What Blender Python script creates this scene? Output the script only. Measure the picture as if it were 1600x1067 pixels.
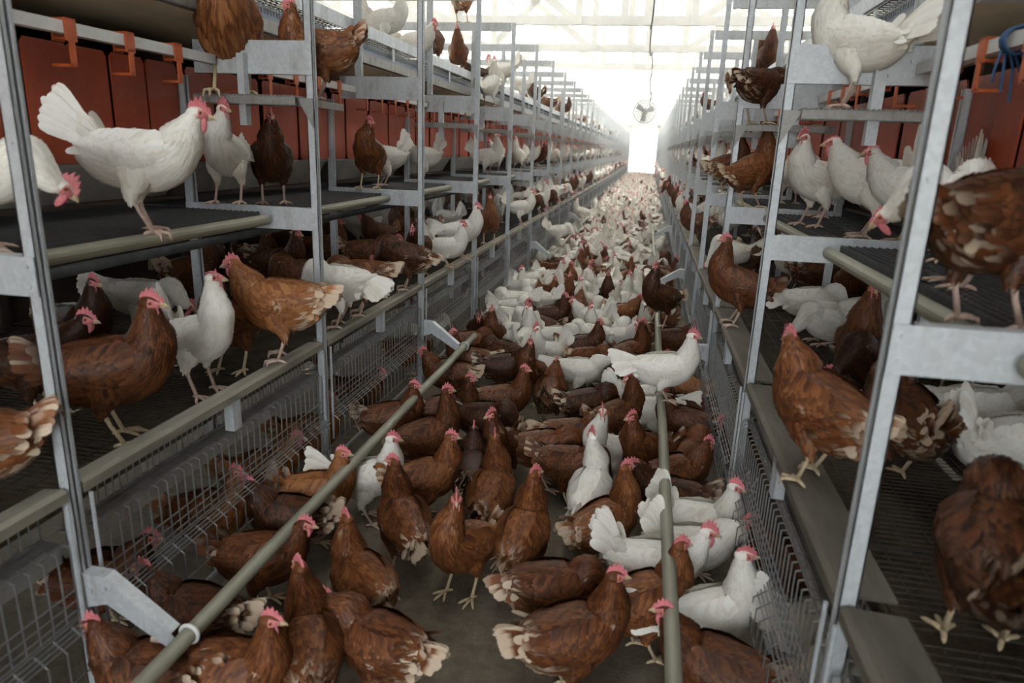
import bpy, math
import numpy as np

# ------------------------------------------------------------------ camera, sky, sun, exposure
for _o in list(bpy.data.objects): bpy.data.objects.remove(_o)
SC = bpy.context.scene
EYE = (0.0, 0.0, 1.3225)                       # the photographer stands in the aisle, metres above the litter
YAW, PITCH, ROLL, FPX = .1788, .2714, .0368, 1087.73
def _cam():
    ca, sa, cb, sb, cc, sr = math.cos(YAW), math.sin(YAW), math.cos(PITCH), math.sin(PITCH), math.cos(ROLL), math.sin(ROLL)
    fw = np.array([-sa * cb, ca * cb, -sb]); rt = np.array([ca, sa, 0.]); up = np.cross(rt, fw)
    return rt * cc + up * sr, up * cc - rt * sr, fw
RT, UP, FW = _cam()
cd = bpy.data.cameras.new('camera'); cam = bpy.data.objects.new('camera', cd); SC.collection.objects.link(cam)
from mathutils import Matrix
cam.matrix_world = Matrix(((RT[0], UP[0], -FW[0], EYE[0]), (RT[1], UP[1], -FW[1], EYE[1]), (RT[2], UP[2], -FW[2], EYE[2]), (0, 0, 0, 1)))
cd.sensor_width = 36; cd.lens = FPX * 36 / 1600; cd.clip_start = .05; cd.clip_end = 300
cd.dof.use_dof = True; cd.dof.focus_distance = 3.3; cd.dof.aperture_fstop = 3.2
SC.camera = cam
W = bpy.data.worlds.new('sky'); SC.world = W; W.use_nodes = True
_bg = W.node_tree.nodes['Background']; _bg.inputs[0].default_value = (.88, .945, 1, 1); _bg.inputs[1].default_value = 3.6
_sd = bpy.data.lights.new('sun', 'SUN'); _sd.energy = 13; _sd.angle = .01; _sd.color = (1, .975, .94)
_so = bpy.data.objects.new('sun', _sd); SC.collection.objects.link(_so); _so.rotation_euler = (math.radians(-28), math.radians(16), 0)
SC.view_settings.view_transform = 'Standard'; SC.view_settings.look = 'None'; SC.view_settings.gamma = 1
SC.view_settings.exposure = 1.03
SC.cycles.max_bounces = 7; SC.cycles.diffuse_bounces = 5; SC.cycles.glossy_bounces = 3; SC.cycles.transmission_bounces = 3; SC.cycles.transparent_max_bounces = 6
SC.cycles.use_denoising = True
SC.cycles.sample_clamp_indirect = 8

# ------------------------------------------------------------------ helpers
COL = bpy.context.scene.collection
def V(*a): return np.array(a, float)
def unit(v):
    n = np.linalg.norm(v, axis=-1, keepdims=True); return v / np.maximum(n, 1e-9)

class MB:
    """collects shapes and links them as one mesh object"""
    def __init__(s): s.v = []; s.f = []; s.m = []; s.n = 0; s.pl = []; s.nm = []
    def add(s, verts, faces, mat=0, plume=None, nrm=None):
        verts = np.asarray(verts, float).reshape(-1, 3)
        o = s.n
        s.v.append(verts); s.n += len(verts)
        for f in faces: s.f.append([i + o for i in f])
        s.m += ([mat] * len(faces)) if np.isscalar(mat) else list(mat)
        if plume is None: plume = np.tile(V(.5, 0, 0), (len(verts), 1))
        s.pl.append(np.asarray(plume, float)); s.nm.append(np.zeros((len(verts), 3)) if nrm is None else np.asarray(nrm, float).reshape(-1, 3))
    def box(s, x0, x1, y0, y1, z0, z1, mat=0):
        if x1 < x0: x0, x1 = x1, x0
        if y1 < y0: y0, y1 = y1, y0
        if z1 < z0: z0, z1 = z1, z0
        s.add([(x0,y0,z0),(x1,y0,z0),(x1,y1,z0),(x0,y1,z0),(x0,y0,z1),(x1,y0,z1),(x1,y1,z1),(x0,y1,z1)],
              [(0,3,2,1),(4,5,6,7),(0,1,5,4),(1,2,6,5),(2,3,7,6),(3,0,4,7)], mat)
    def prism(s, poly, axis, a0, a1, mat=0):
        """closed 2D outline swept along an axis; poly in the other two axes (in x,y,z order)"""
        n = len(poly); vs = []
        for a in (a0, a1):
            for p, q in poly:
                vs.append({'x': (a, p, q), 'y': (p, a, q), 'z': (p, q, a)}[axis])
        fs = [(i, (i + 1) % n, n + (i + 1) % n, n + i) for i in range(n)]
        fs += [tuple(range(n))[::-1], tuple(range(n, 2 * n))]
        s.add(vs, fs, mat)
    def bar(s, p, q, w, h=None, mat=0, up=(0, 0, 1)):
        h = h or w; p = V(*p); q = V(*q); d = unit(q - p); u = V(*up)
        if abs(d @ u) > .95: u = V(0, 1, 0)
        r = unit(np.cross(d, u)); u = np.cross(r, d)
        vs = [c + r * a * w / 2 + u * b * h / 2 for c in (p, q) for a, b in ((-1,-1),(1,-1),(1,1),(-1,1))]
        s.add(vs, [(0,1,5,4),(1,2,6,5),(2,3,7,6),(3,0,4,7),(3,2,1,0),(4,5,6,7)], mat)
    def tube(s, pts, rad, n=10, mat=0, cap=True, plume=None):
        pts = np.asarray(pts, float); k = len(pts); rad = np.broadcast_to(np.asarray(rad, float), (k,))
        t = unit(np.gradient(pts, axis=0)); u = V(0, 0, 1)
        if abs(t[0] @ u) > .9: u = V(0, 1, 0)
        vs = []; r = None
        for i in range(k):
            r = np.cross(t[i], u) if r is None else r - (r @ t[i]) * t[i]
            r = unit(r); b = np.cross(t[i], r)
            a = np.arange(n) * 2 * math.pi / n
            vs.append(pts[i] + rad[i] * (np.outer(np.cos(a), r) + np.outer(np.sin(a), b)))
        fs = [(i*n+j, i*n+(j+1) % n, (i+1)*n+(j+1) % n, (i+1)*n+j) for i in range(k-1) for j in range(n)]
        if cap: fs += [tuple(range(n))[::-1], tuple(range((k-1)*n, k*n))]
        s.add(np.concatenate(vs), fs, mat, plume)
    def ball(s, c, r, nu=12, nv=8, mat=0, scale=(1, 1, 1), R=None):
        vs = []
        for j in range(nv + 1):
            for i in range(nu):
                th = math.pi * j / nv; ph = 2 * math.pi * i / nu
                vs.append((math.sin(th)*math.cos(ph)*scale[0], math.sin(th)*math.sin(ph)*scale[1], math.cos(th)*scale[2]))
        vs = np.array(vs) * r
        if R is not None: vs = vs @ R.T
        s.add(vs + V(*c), [(j*nu+i, (j+1)*nu+i, (j+1)*nu+(i+1) % nu, j*nu+(i+1) % nu) for j in range(nv) for i in range(nu)], mat)
    def merge(s, o, off=0):
        """take over another builder's shapes"""
        base = s.n
        s.v += o.v; s.n += o.n
        s.f += [[i + base for i in f] for f in o.f]; s.m += [m + off for m in o.m]; s.pl += o.pl; s.nm += o.nm
    def mesh(s, name, mats, smooth=False, plume=False):
        me = bpy.data.meshes.new(name)
        v = np.concatenate(s.v) if s.v else np.zeros((0, 3))
        me.from_pydata(v.tolist(), [], s.f)
        for m in (mats if isinstance(mats, (list, tuple)) else [mats]): me.materials.append(m)
        me.polygons.foreach_set('material_index', np.array(s.m, np.int32))
        if smooth: me.polygons.foreach_set('use_smooth', np.ones(len(s.f), bool))
        if plume:
            at = me.attributes.new('plume', 'FLOAT_COLOR', 'POINT')
            p = np.concatenate(s.pl); at.data.foreach_set('color', np.concatenate([p, np.ones((len(p), 1))], 1).astype(np.float32).ravel())
        me.update()
        nm = np.concatenate(s.nm) if s.nm else np.zeros((0, 3)); w = (nm ** 2).sum(1) > .1
        if smooth and w.any():                  # feathers shade with the body they lie on
            vn = np.zeros(len(nm) * 3, np.float32); me.vertex_normals.foreach_get('vector', vn); vn = vn.reshape(-1, 3)
            flip = np.sign((vn * nm).sum(1, keepdims=True)); flip[flip == 0] = 1
            vn[w] = unit(vn[w] * .35 + nm[w] * flip[w] * .65)
            me.normals_split_custom_set_from_vertices(vn.tolist())
        return me
    def build(s, name, mats, parent=None, smooth=False, loc=None):
        return link(name, s.mesh(name, mats, smooth), parent, loc)

def _bp(s, name, mats): return link(name, s.mesh(name, mats, True, True))
MB.build_plume = _bp
def link(name, me, parent=None, loc=None):
    o = bpy.data.objects.new(name, me); COL.objects.link(o)
    if parent is not None: o.parent = parent
    if loc is not None: o.location = loc
    return o
def empty(name, loc=(0, 0, 0), rz=0):
    o = bpy.data.objects.new(name, None); COL.objects.link(o)
    o.location = loc; o.rotation_euler = (0, 0, rz); o.empty_display_size = .05
    return o
def tag(o, label, cat, group=None, kind=None):
    o['label'] = label; o['category'] = cat; o['kind'] = kind or 'thing'
    if group: o['group'] = group
    return o
def struct(o): o['kind'] = 'structure'; return o
KIDS = {}
def copy_tree(o):
    """a thing with copies of its parts and sub-parts (mesh data shared)"""
    c = o.copy(); COL.objects.link(c)
    if o not in KIDS: KIDS[o] = [(p, list(p.children)) for p in o.children]
    for p, subs in KIDS[o]:
        q = p.copy(); COL.objects.link(q); q.parent = c
        for sb in subs:
            r = sb.copy(); COL.objects.link(r); r.parent = q
    return c
ORD = ('first second third fourth fifth sixth seventh eighth ninth tenth eleventh twelfth thirteenth fourteenth fifteenth '
       'sixteenth seventeenth eighteenth nineteenth twentieth').split()
ORD += ['twenty-' + w for w in ORD[:9]] + ['thirtieth'] + ['thirty-' + w for w in ORD[:9]]
rng = np.random.default_rng(7)

# ------------------------------------------------------------------ materials
def new_mat(name):
    m = bpy.data.materials.new(name); m.use_nodes = True
    nt = m.node_tree; b = nt.nodes['Principled BSDF']
    return m, nt, b
def ramp(nt, src, stops):
    r = nt.nodes.new('ShaderNodeValToRGB'); nt.links.new(src, r.inputs[0])
    e = r.color_ramp.elements
    while len(e) < len(stops): e.new(.5)
    for k, (p, c) in enumerate(stops): e[k].position = p; e[k].color = (*c, 1) if len(c) == 3 else c
    return r.outputs[0]
def noise(nt, scale, detail=4, rough=.6, vec=None, dim='3D'):
    n = nt.nodes.new('ShaderNodeTexNoise'); n.inputs['Scale'].default_value = scale
    n.inputs['Detail'].default_value = detail; n.inputs['Roughness'].default_value = rough
    if vec is not None: nt.links.new(vec, n.inputs['Vector'])
    return n.outputs['Fac']
def coords(nt, kind='Object', scale=(1, 1, 1)):
    t = nt.nodes.new('ShaderNodeTexCoord'); mp = nt.nodes.new('ShaderNodeMapping')
    mp.inputs['Scale'].default_value = scale
    nt.links.new(t.outputs[kind], mp.inputs['Vector']); return mp.outputs[0]
def mixc(nt, fac, a, b, mode='MIX'):
    m = nt.nodes.new('ShaderNodeMix'); m.data_type = 'RGBA'; m.blend_type = mode
    for i, x in ((0, fac), (6, a), (7, b)):
        if hasattr(x, 'is_linked') or hasattr(x, 'links'): nt.links.new(x, m.inputs[i])
        else: m.inputs[i].default_value = x if i == 0 else (*x, 1)
    return m.outputs[2]
def mathn(nt, op, a, b=0., clamp=False):
    m = nt.nodes.new('ShaderNodeMath'); m.operation = op; m.use_clamp = clamp
    for i, x in ((0, a), (1, b)):
        if hasattr(x, 'links'): nt.links.new(x, m.inputs[i])
        else: m.inputs[i].default_value = x
    return m.outputs[0]
def bump(nt, b, h, strength=.3, dist=.01):
    n = nt.nodes.new('ShaderNodeBump'); n.inputs['Strength'].default_value = strength; n.inputs['Distance'].default_value = dist
    nt.links.new(h, n.inputs['Height']); nt.links.new(n.outputs[0], b.inputs['Normal'])

def mat_plain(name, col, rough=.6, metal=0., var=.25, scale=12, spec=.4, bumpy=0., stretch=(1, 1, 1), kind='Object'):
    m, nt, b = new_mat(name)
    f = noise(nt, scale, 5, .65, coords(nt, kind, stretch))
    lo = [c * (1 - var) for c in col]; hi = [min(1, c * (1 + var)) for c in col]
    nt.links.new(ramp(nt, f, [(.3, lo), (.7, hi)]), b.inputs['Base Color'])
    b.inputs['Roughness'].default_value = rough; b.inputs['Metallic'].default_value = metal
    b.inputs['Specular IOR Level'].default_value = spec
    if bumpy: bump(nt, b, f, bumpy, .004)
    return m
def mat_galv(name, col=(.53, .555, .57), dirt=.35):
    """galvanised steel: spangle, streaks and rust-brown dirt"""
    m, nt, b = new_mat(name)
    c = coords(nt, 'Object')
    sp = nt.nodes.new('ShaderNodeTexVoronoi'); sp.inputs['Scale'].default_value = 90; nt.links.new(c, sp.inputs['Vector'])
    base = ramp(nt, sp.outputs['Color'], [(.2, [x * .93 for x in col]), (.8, [min(1, x * 1.06) for x in col])])
    st = noise(nt, 6, 6, .7, coords(nt, 'Object', (3, 3, .8)))
    d = ramp(nt, st, [(.52, (0, 0, 0)), (.72, (1, 1, 1))])
    fac = mathn(nt, 'MULTIPLY', d, dirt)
    nt.links.new(mixc(nt, fac, base, (.17, .125, .08)), b.inputs['Base Color'])
    b.inputs['Metallic'].default_value = .35
    nt.links.new(ramp(nt, st, [(.3, (.38,) * 3), (.75, (.68,) * 3)]), b.inputs['Roughness'])
    bump(nt, b, st, .08, .002)
    return m
M = {}
M['galv'] = mat_galv('galvanised steel')
M['galv_dirty'] = mat_galv('dirty galvanised steel', (.30, .29, .27), .8)
M['wire'] = mat_plain('galvanised wire', (.27, .27, .265), .45, .6, .2, 30)
M['floorwire'] = mat_plain('fouled floor wire', (.058, .047, .037), .7, .1, .5, 25)
M['blackmesh'] = mat_plain('black plastic mesh', (.055, .055, .056), .55, 0, .4, 30)
M['rail'] = mat_plain('dark perch board', (.125, .108, .085), .75, .1, .4, 9, .3, .25, (1, .25, 1))
M['rail_pale'] = mat_plain('pale perch board', (.24, .215, .17), .7, .1, .4, 9, .3, .25, (1, .25, 1))  # paler board tone for the left row, the darker one for the right
M['perch'] = mat_plain('greenish grey perch tube', (.255, .245, .185), .5, .15, .3, 10, .4, .1, (1, .2, 1))
M['darkpipe'] = mat_plain('dark grey feed pipe', (.06, .062, .06), .5, .2, .35, 14)
M['whitepipe'] = mat_plain('dusty white pipe', (.62, .62, .60), .45, 0, .15, 9)
M['hook'] = mat_plain('orange plastic hook', (.50, .105, .03), .42, 0, .2, 20)
M['steelbolt'] = mat_plain('zinc bolt', (.6, .6, .6), .3, .8, .1, 30)
M['trough'] = mat_plain('blue grey trough', (.20, .235, .30), .45, .35, .25, 10, .4, 0, (1, .3, 1))
M['belt'] = mat_plain('beige manure belt', (.74, .64, .45), .65, 0, .25, 4, .3, 0, (1, .4, 1))
M['panel'] = mat_plain('grey nest panel', (.44, .43, .40), .55, .25, .25, 6)
M['darkwood'] = mat_plain('dark nest board and shade backing', (.045, .028, .02), .8, 0, .4, 8)
M['shade_boards'] = mat_plain('dark shade roof', (.22, .17, .12), .8, 0, .25, 5)  # kept dark to cut the bounce from the unseen near roof
M['white_paint'] = mat_plain('white painted timber', (.78, .77, .74), .6, 0, .08, 6)
M['grey_plastic'] = mat_plain('grey fan metal', (.26, .26, .26), .5, .3, .2, 20)
M['cable'] = mat_plain('dark cable', (.05, .05, .05), .6)
M['blue_rope'] = mat_plain('blue twine', (.035, .09, .20), .7, 0, .3, 60)

def mat_curtain():
    m, nt, b = new_mat('rust red nest curtain')
    f = noise(nt, 3.5, 5, .6, coords(nt, 'Object', (1, 1, .6)))
    c = ramp(nt, f, [(.3, (.27, .037, .013)), (.55, (.40, .062, .018)), (.75, (.47, .088, .028))])
    s = noise(nt, 160, 2, .6, coords(nt, 'Object'))
    dust = mathn(nt, 'MULTIPLY', ramp(nt, s, [(.55, (0,) * 3), (.75, (1,) * 3)]), ramp(nt, noise(nt, 5, 3), [(.45, (0,) * 3), (.7, (.6,) * 3)]))
    nt.links.new(mixc(nt, dust, c, (.45, .26, .19)), b.inputs['Base Color'])
    b.inputs['Roughness'].default_value = .5
    return m
M['curtain'] = mat_curtain()

def mat_litter(name, lo, hi, fleck, scale=18, bstr=.6):
    m, nt, b = new_mat(name)
    c = coords(nt, 'Object')
    f = noise(nt, scale, 8, .72, c); g = noise(nt, scale * 9, 4, .7, c)
    base = ramp(nt, f, [(.25, lo), (.7, hi)])
    fl = ramp(nt, g, [(.60, (0,) * 3), (.70, (1,) * 3)])
    big = ramp(nt, noise(nt, 1.7, 3, .5, c), [(.3, (.1,) * 3), (.7, (.75,) * 3)])
    nt.links.new(mixc(nt, mathn(nt, 'MULTIPLY', fl, big), base, fleck), b.inputs['Base Color'])
    b.inputs['Roughness'].default_value = .95; b.inputs['Specular IOR Level'].default_value = .15
    bump(nt, b, mathn(nt, 'ADD', f, mathn(nt, 'MULTIPLY', g, .5)), bstr, .012)
    return m
M['litter'] = mat_litter('dry floor litter', (.085, .067, .047), (.19, .155, .112), (.34, .29, .22))
M['droppings'] = mat_litter('droppings under the wire', (.030, .021, .014), (.135, .095, .06), (.42, .38, .32), 26, 1.)
M['ground'] = mat_plain('sunlit dry ground', (.50, .48, .43), .95, 0, .12, 1.5)

def mat_roof(name, clear):
    m, nt, b = new_mat(name)
    w = nt.nodes.new('ShaderNodeTexWave'); w.inputs['Scale'].default_value = 6.5; w.bands_direction = 'Y'
    c = coords(nt, 'Object'); nt.links.new(c, w.inputs['Vector'])
    col = mixc(nt, noise(nt, .8, 4, .6, c), (.84, .84, .81), (.93, .93, .92))
    nt.links.new(col, b.inputs['Base Color']); b.inputs['Roughness'].default_value = .6
    bump(nt, b, w.outputs['Fac'], .5, .02)
    tr = nt.nodes.new('ShaderNodeBsdfTranslucent'); nt.links.new(col, tr.inputs['Color'])
    mx = nt.nodes.new('ShaderNodeMixShader'); mx.inputs[0].default_value = clear
    nt.links.new(b.outputs[0], mx.inputs[1]); nt.links.new(tr.outputs[0], mx.inputs[2])
    nt.links.new(mx.outputs[0], nt.nodes['Material Output'].inputs['Surface'])
    return m
M['roof'] = mat_roof('translucent white roof sheet', .28); M['roof_clear'] = mat_roof('clearer roof sheet', .68)

# plumage: per-feather attribute (r random, g along the feather, b pale region); object colour = (shade, paleness) of this hen
def mat_feather(name, brown):
    m, nt, b = new_mat(name)
    at = nt.nodes.new('ShaderNodeAttribute'); at.attribute_name = 'plume'
    sep = nt.nodes.new('ShaderNodeSeparateColor'); nt.links.new(at.outputs['Color'], sep.inputs[0])
    oi = nt.nodes.new('ShaderNodeObjectInfo'); so = nt.nodes.new('ShaderNodeSeparateColor'); nt.links.new(oi.outputs['Color'], so.inputs[0])
    c = coords(nt, 'Object')
    n1 = noise(nt, 14, 4, .6, c); n2 = noise(nt, 60, 3, .6, c)
    if brown:
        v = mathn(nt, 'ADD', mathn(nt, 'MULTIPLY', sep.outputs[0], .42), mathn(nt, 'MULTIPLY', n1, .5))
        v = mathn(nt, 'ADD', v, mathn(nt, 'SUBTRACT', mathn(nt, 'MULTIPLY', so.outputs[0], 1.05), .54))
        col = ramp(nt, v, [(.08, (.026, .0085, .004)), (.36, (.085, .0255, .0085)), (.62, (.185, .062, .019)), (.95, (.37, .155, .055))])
        # paler rim of single feathers
        rim = mathn(nt, 'MULTIPLY', ramp(nt, sep.outputs[1], [(.62, (0,) * 3), (1., (.30,) * 3)]), n2)
        col = mixc(nt, rim, col, (.36, .17, .075))
        # pale cream feathers: tail tips, rump fluff, odd patches
        pf = mathn(nt, 'MULTIPLY', sep.outputs[2], so.outputs[1])
        pf = mathn(nt, 'SUBTRACT', mathn(nt, 'MULTIPLY', pf, 1.6), mathn(nt, 'MULTIPLY', sep.outputs[0], 1.15))
        pf = ramp(nt, pf, [(.0, (0,) * 3), (.5, (.8,) * 3)])
        col = mixc(nt, pf, col, (.66, .52, .38))
        patch = mathn(nt, 'MULTIPLY', ramp(nt, noise(nt, 16, 2, .5, c), [(.66, (0,) * 3), (.72, (1,) * 3)]), mathn(nt, 'MULTIPLY', so.outputs[1], ramp(nt, sep.outputs[0], [(.5, (0,) * 3), (.75, (.6,) * 3)])))
        col = mixc(nt, patch, col, (.60, .47, .36))
    else:
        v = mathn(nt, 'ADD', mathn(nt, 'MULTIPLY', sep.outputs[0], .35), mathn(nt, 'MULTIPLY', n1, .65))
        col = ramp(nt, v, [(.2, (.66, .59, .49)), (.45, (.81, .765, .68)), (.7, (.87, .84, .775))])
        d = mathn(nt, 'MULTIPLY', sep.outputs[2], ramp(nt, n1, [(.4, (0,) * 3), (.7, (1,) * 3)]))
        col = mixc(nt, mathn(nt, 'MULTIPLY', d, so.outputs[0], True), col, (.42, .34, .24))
    nt.links.new(col, b.inputs['Base Color'])
    b.inputs['Roughness'].default_value = .5 if brown else .8
    b.inputs['Specular IOR Level'].default_value = .3 if brown else .15
    b.inputs['Sheen Weight'].default_value = 0 if brown else .1
    bump(nt, b, n2, .35, .004)
    return m
M['brown'] = mat_feather('chestnut feathers', True)
M['white'] = mat_feather('white feathers', False)
M['skin'] = mat_plain('red facial skin', (.62, .21, .21), .5, 0, .3, 120, .4, .3)
M['palelobe'] = mat_plain('pale ear lobe', (.72, .62, .58), .6, 0, .15, 60)
M['comb'] = mat_plain('red comb', (.66, .19, .21), .5, 0, .25, 150, .45, .35)
M['beak'] = mat_plain('horn beak', (.52, .40, .24), .4, 0, .25, 60)
M['shank'] = mat_plain('pale yellow shank', (.56, .44, .28), .55, 0, .3, 140, .4, .5)
M['shank_pale'] = mat_plain('pinkish pale shank', (.55, .40, .32), .55, 0, .25, 140, .4, .5)
M['iris'] = mat_plain('orange iris', (.42, .14, .03), .2, 0, .2, 40)
M['pupil'] = mat_plain('black pupil', (.006, .006, .006), .08)

# ------------------------------------------------------------------ the barn
XL, XR = -1.138, .379                          # the two post planes beside the aisle
Y0 = {-1: 1.149, 1: 1.122}; BAY = 1.2; NB = 33 # first post pair, bay length, bays to the far door
YEND = 41.2
RX = -.30                                      # ridge line above the aisle
HALF, EAVE, RIDGE = 5.6, 2.82, 4.75
def roofz(x): return RIDGE - (RIDGE - EAVE - .12) * abs(x - RX) / HALF
b = MB(); b.box(RX - HALF, RX + HALF, -3.2, YEND + .1, -.12, 0); o = struct(b.build('floor', M['litter']))
b = MB(); b.box(-60, 60, -30, 120, -.3, -.13); o = struct(b.build('ground', M['ground'])); o['kind'] = 'structure'
b = MB(); b.box(-30, 30, YEND + .12, 80, -.128, -.02); struct(b.build('yard', M['ground']))
for s, nm in ((-1, 'left'), (1, 'right')):
    x = RX + s * HALF
    b = MB(); b.box(x, x + s * .12, -3.2, YEND, 0, .95); b.box(x, x + s * .12, -3.2, YEND, 2.45, EAVE + .1)
    b.box(x, x + s * .12, -3.2, .6, .95, 2.45)
    for k in range(12): b.box(x, x + s * .12, .6 + k * 3.6, .75 + k * 3.6, .95, 2.45)
    struct(b.build('wall_' + nm, M['white_paint']))
    # roof slope: runs made opaque near and clearer far to grade the light, a gap along the ridge lets the daylight in
    b = MB(); xi = RX + s * .30
    b.prism([(xi, roofz(xi) + .06), (x + s * .5, roofz(x + s * .5) + .06), (x + s * .5, roofz(x + s * .5) + .064), (xi, roofz(xi) + .064)][::s], 'y', 4.6, 13.5)
    b.prism([(xi, roofz(xi) + .06), (x + s * .5, roofz(x + s * .5) + .06), (x + s * .5, roofz(x + s * .5) + .064), (xi, roofz(xi) + .064)][::s], 'y', 13.5, YEND + .6, 1)
    struct(b.build('roof_' + nm, [M['roof'], M['roof_clear']]))
    b = MB()
    b.prism([(xi, roofz(xi) + .06), (x + s * .5, roofz(x + s * .5) + .06), (x + s * .5, roofz(x + s * .5) + .10), (xi, roofz(xi) + .10)][::s], 'y', -3.3, 4.6)
    struct(b.build('roof_near_' + nm, M['shade_boards']))  # unseen near run, made opaque and dark to dim the foreground
    for k in range(8):
        px = RX + s * (.32 + k * .72)
        b = MB(); b.box(px - .03, px + .03, 1.5, YEND, roofz(px) - .01, roofz(px) + .055); struct(b.build('trim_purlin_%s_%d' % (nm, k), M['white_paint']))
b = MB(); b.box(RX - HALF, RX - 1.3, -3.3, -3.2, 0, RIDGE); b.box(RX + 1.3, RX + HALF, -3.3, -3.2, 0, RIDGE); b.box(RX - 1.3, RX + 1.3, -3.3, -3.2, 2.6, RIDGE); struct(b.build('wall_back', M['panel']))
b = MB(); z1 = 2.75
b.box(RX - HALF, XL - .05, YEND, YEND + .1, 0, RIDGE); b.box(XR + .05, RX + HALF, YEND, YEND + .1, 0, RIDGE); b.box(XL - .05, XR + .05, YEND, YEND + .1, z1, RIDGE)
struct(b.build('wall_far', M['white_paint']))
b = MB(); b.box(XL - .05, XL + .03, YEND - .03, YEND + .12, 0, z1); b.box(XR - .03, XR + .05, YEND - .03, YEND + .12, 0, z1); b.box(XL - .05, XR + .05, YEND - .03, YEND + .12, z1 - .08, z1)
struct(b.build('door_1', M['white_paint']))

def truss_mesh():
    """one timber truss: tie beam, rafters, posts and braces, drawn about the ridge line"""
    parts = []
    t = .05
    m = MB(); m.box(-HALF, HALF, -t/2, t/2, EAVE, EAVE + .11); parts.append(('tie_beam', m))
    for s in (-1, 1):
        m = MB(); m.bar((s * HALF, 0, roofz(RX + HALF) - .06), (s * .02, 0, RIDGE - .06), t, .11, up=(0, 0, 1)); parts.append(('rafter', m))
        for x in (.14, .70, 2.3, 3.9):
            m = MB(); m.box(s * x - .045, s * x + .045, -t/2 - .03, t/2 - .03, EAVE, roofz(RX + x) - .06); parts.append(('strut', m))
        for x0, x1 in ((.74, 2.2), (2.36, .78), (2.36, 3.8), (3.9, 4.9)):
            m = MB(); a = (s * x0, .03, EAVE + .05); top = (s * x1, .03, roofz(RX + x1) - .12)
            m.bar(a, top, t, .095); parts.append(('brace', m))
    return parts
TP = [(n, m.mesh('truss_' + n, M['white_paint'])) for n, m in truss_mesh()]
for k in range(16):
    y = 4.59 + 2.4 * k
    r = empty('roof_truss', (RX, y, 0)); r['kind'] = 'structure'
    for n, me in TP: link(n, me, r)
# ridge cap held above the gap
b = MB()
for s in (-1, 1): b.prism([(RX, RIDGE + .42), (RX + s * .6, RIDGE + .22), (RX + s * .6, RIDGE + .225), (RX, RIDGE + .425)][::s], 'y', 3, YEND + .6)
struct(b.build('roof_cap', M['roof']))

# ------------------------------------------------------------------ the two aviary rows
def X(s, u): return XL - u if s < 0 else XR + u     # u: distance outward from the aisle
def ub(m, s, u0, u1, y0, y1, z0, z1, mat=0): m.box(s * u0, s * u1, y0, y1, z0, z1, mat)
def cchan(m, s, u, z0, z1, w=.029, d=.027, t=.003):
    """upright channel, open towards the aisle"""
    ub(m, s, u + w - t, u + w, -d/2, d/2, z0, z1)
    ub(m, s, u, u + w, -d/2, -d/2 + t, z0, z1); ub(m, s, u, u + w, d/2 - t, d/2, z0, z1)
    ub(m, s, u, u + t, -d/2, -d/2 + .009, z0, z1); ub(m, s, u, u + t, d/2 - .009, d/2, z0, z1)
def bolts(m, s, pts, y):
    for u, z in pts: m.tube([(s * u, y, z), (s * u, y - .004, z)], .005, 6)
def frame_parts(s):
    top = 2.285 if s < 0 else 2.235
    P = []
    m = MB(); cchan(m, s, 0, 0, top); bolts(m, s, [(.015, 2.02), (.015, 1.86), (.015, 1.3), (.015, .8)], -.0135); P.append(('post', m))
    m = MB(); ub(m, s, .037, 1.45, -.014, .014, top - .062, top); P.append(('top_beam', m))
    m = MB(); cchan(m, s, .325, 1.645, top - .063, .034, .028); P.append(('inner_post', m))
    m = MB(); cchan(m, s, .49, 0, 1.53, .03, .03); P.append(('inner_post', m))
    m = MB(); ub(m, s, .002, .44, -.0185, -.0155, 1.535, 1.642); ub(m, s, .04, .44, -.0155, .012, 1.535, 1.538); ub(m, s, .04, .44, -.0155, .012, 1.639, 1.642)
    bolts(m, s, [(.018, 1.555), (.018, 1.62), (.20, 1.62), (.335, 1.60), (.28, 1.56), (.42, 1.56)], -.0185); P.append(('upper_plate', m))
    m = MB(); ub(m, s, .002, .52, -.0185, -.0155, 1.010, 1.088); ub(m, s, .04, .52, -.0155, .012, 1.010, 1.013); ub(m, s, .04, .52, -.0155, .012, 1.085, 1.088)
    bolts(m, s, [(.018, 1.03), (.018, 1.07), (.30, 1.05), (.5, 1.05)], -.0185); P.append(('middle_plate', m))
    m = MB(); ub(m, s, .235, .272, -.030, -.019, 1.365, 1.60); ub(m, s, .235, .239, -.05, -.030, 1.365, 1.60); P.append(('hanger', m))
    m = MB()
    ub(m, s, .05, .43, -.054, -.051, 1.435, 1.463); ub(m, s, .05, .43, -.054, .05, 1.460, 1.463); ub(m, s, .05, .43, .047, .05, 1.435, 1.463)
    for k in range(24): ub(m, s, .06 + k * .0155, .064 + k * .0155, -.05, .046, 1.463, 1.467)
    ub(m, s, .05, .072, .05, .34, 1.437, 1.462)
    m.prism([(s * .003, 1.46), (s * .06, 1.46), (s * .003, 1.36)][::s], 'y', -.020, -.017)
    P.append(('step_perch', m))
    return P
FP = {s: [(n, m.mesh('frame_' + n, M['galv_dirty'] if n == 'step_perch' else M['galv'])) for n, m in frame_parts(s)] for s in (-1, 1)}
SIDE = {-1: 'left', 1: 'right'}
def bay_words(k):
    """which bay, counted away from the camera"""
    return ORD[k] if k < 20 else None

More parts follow.
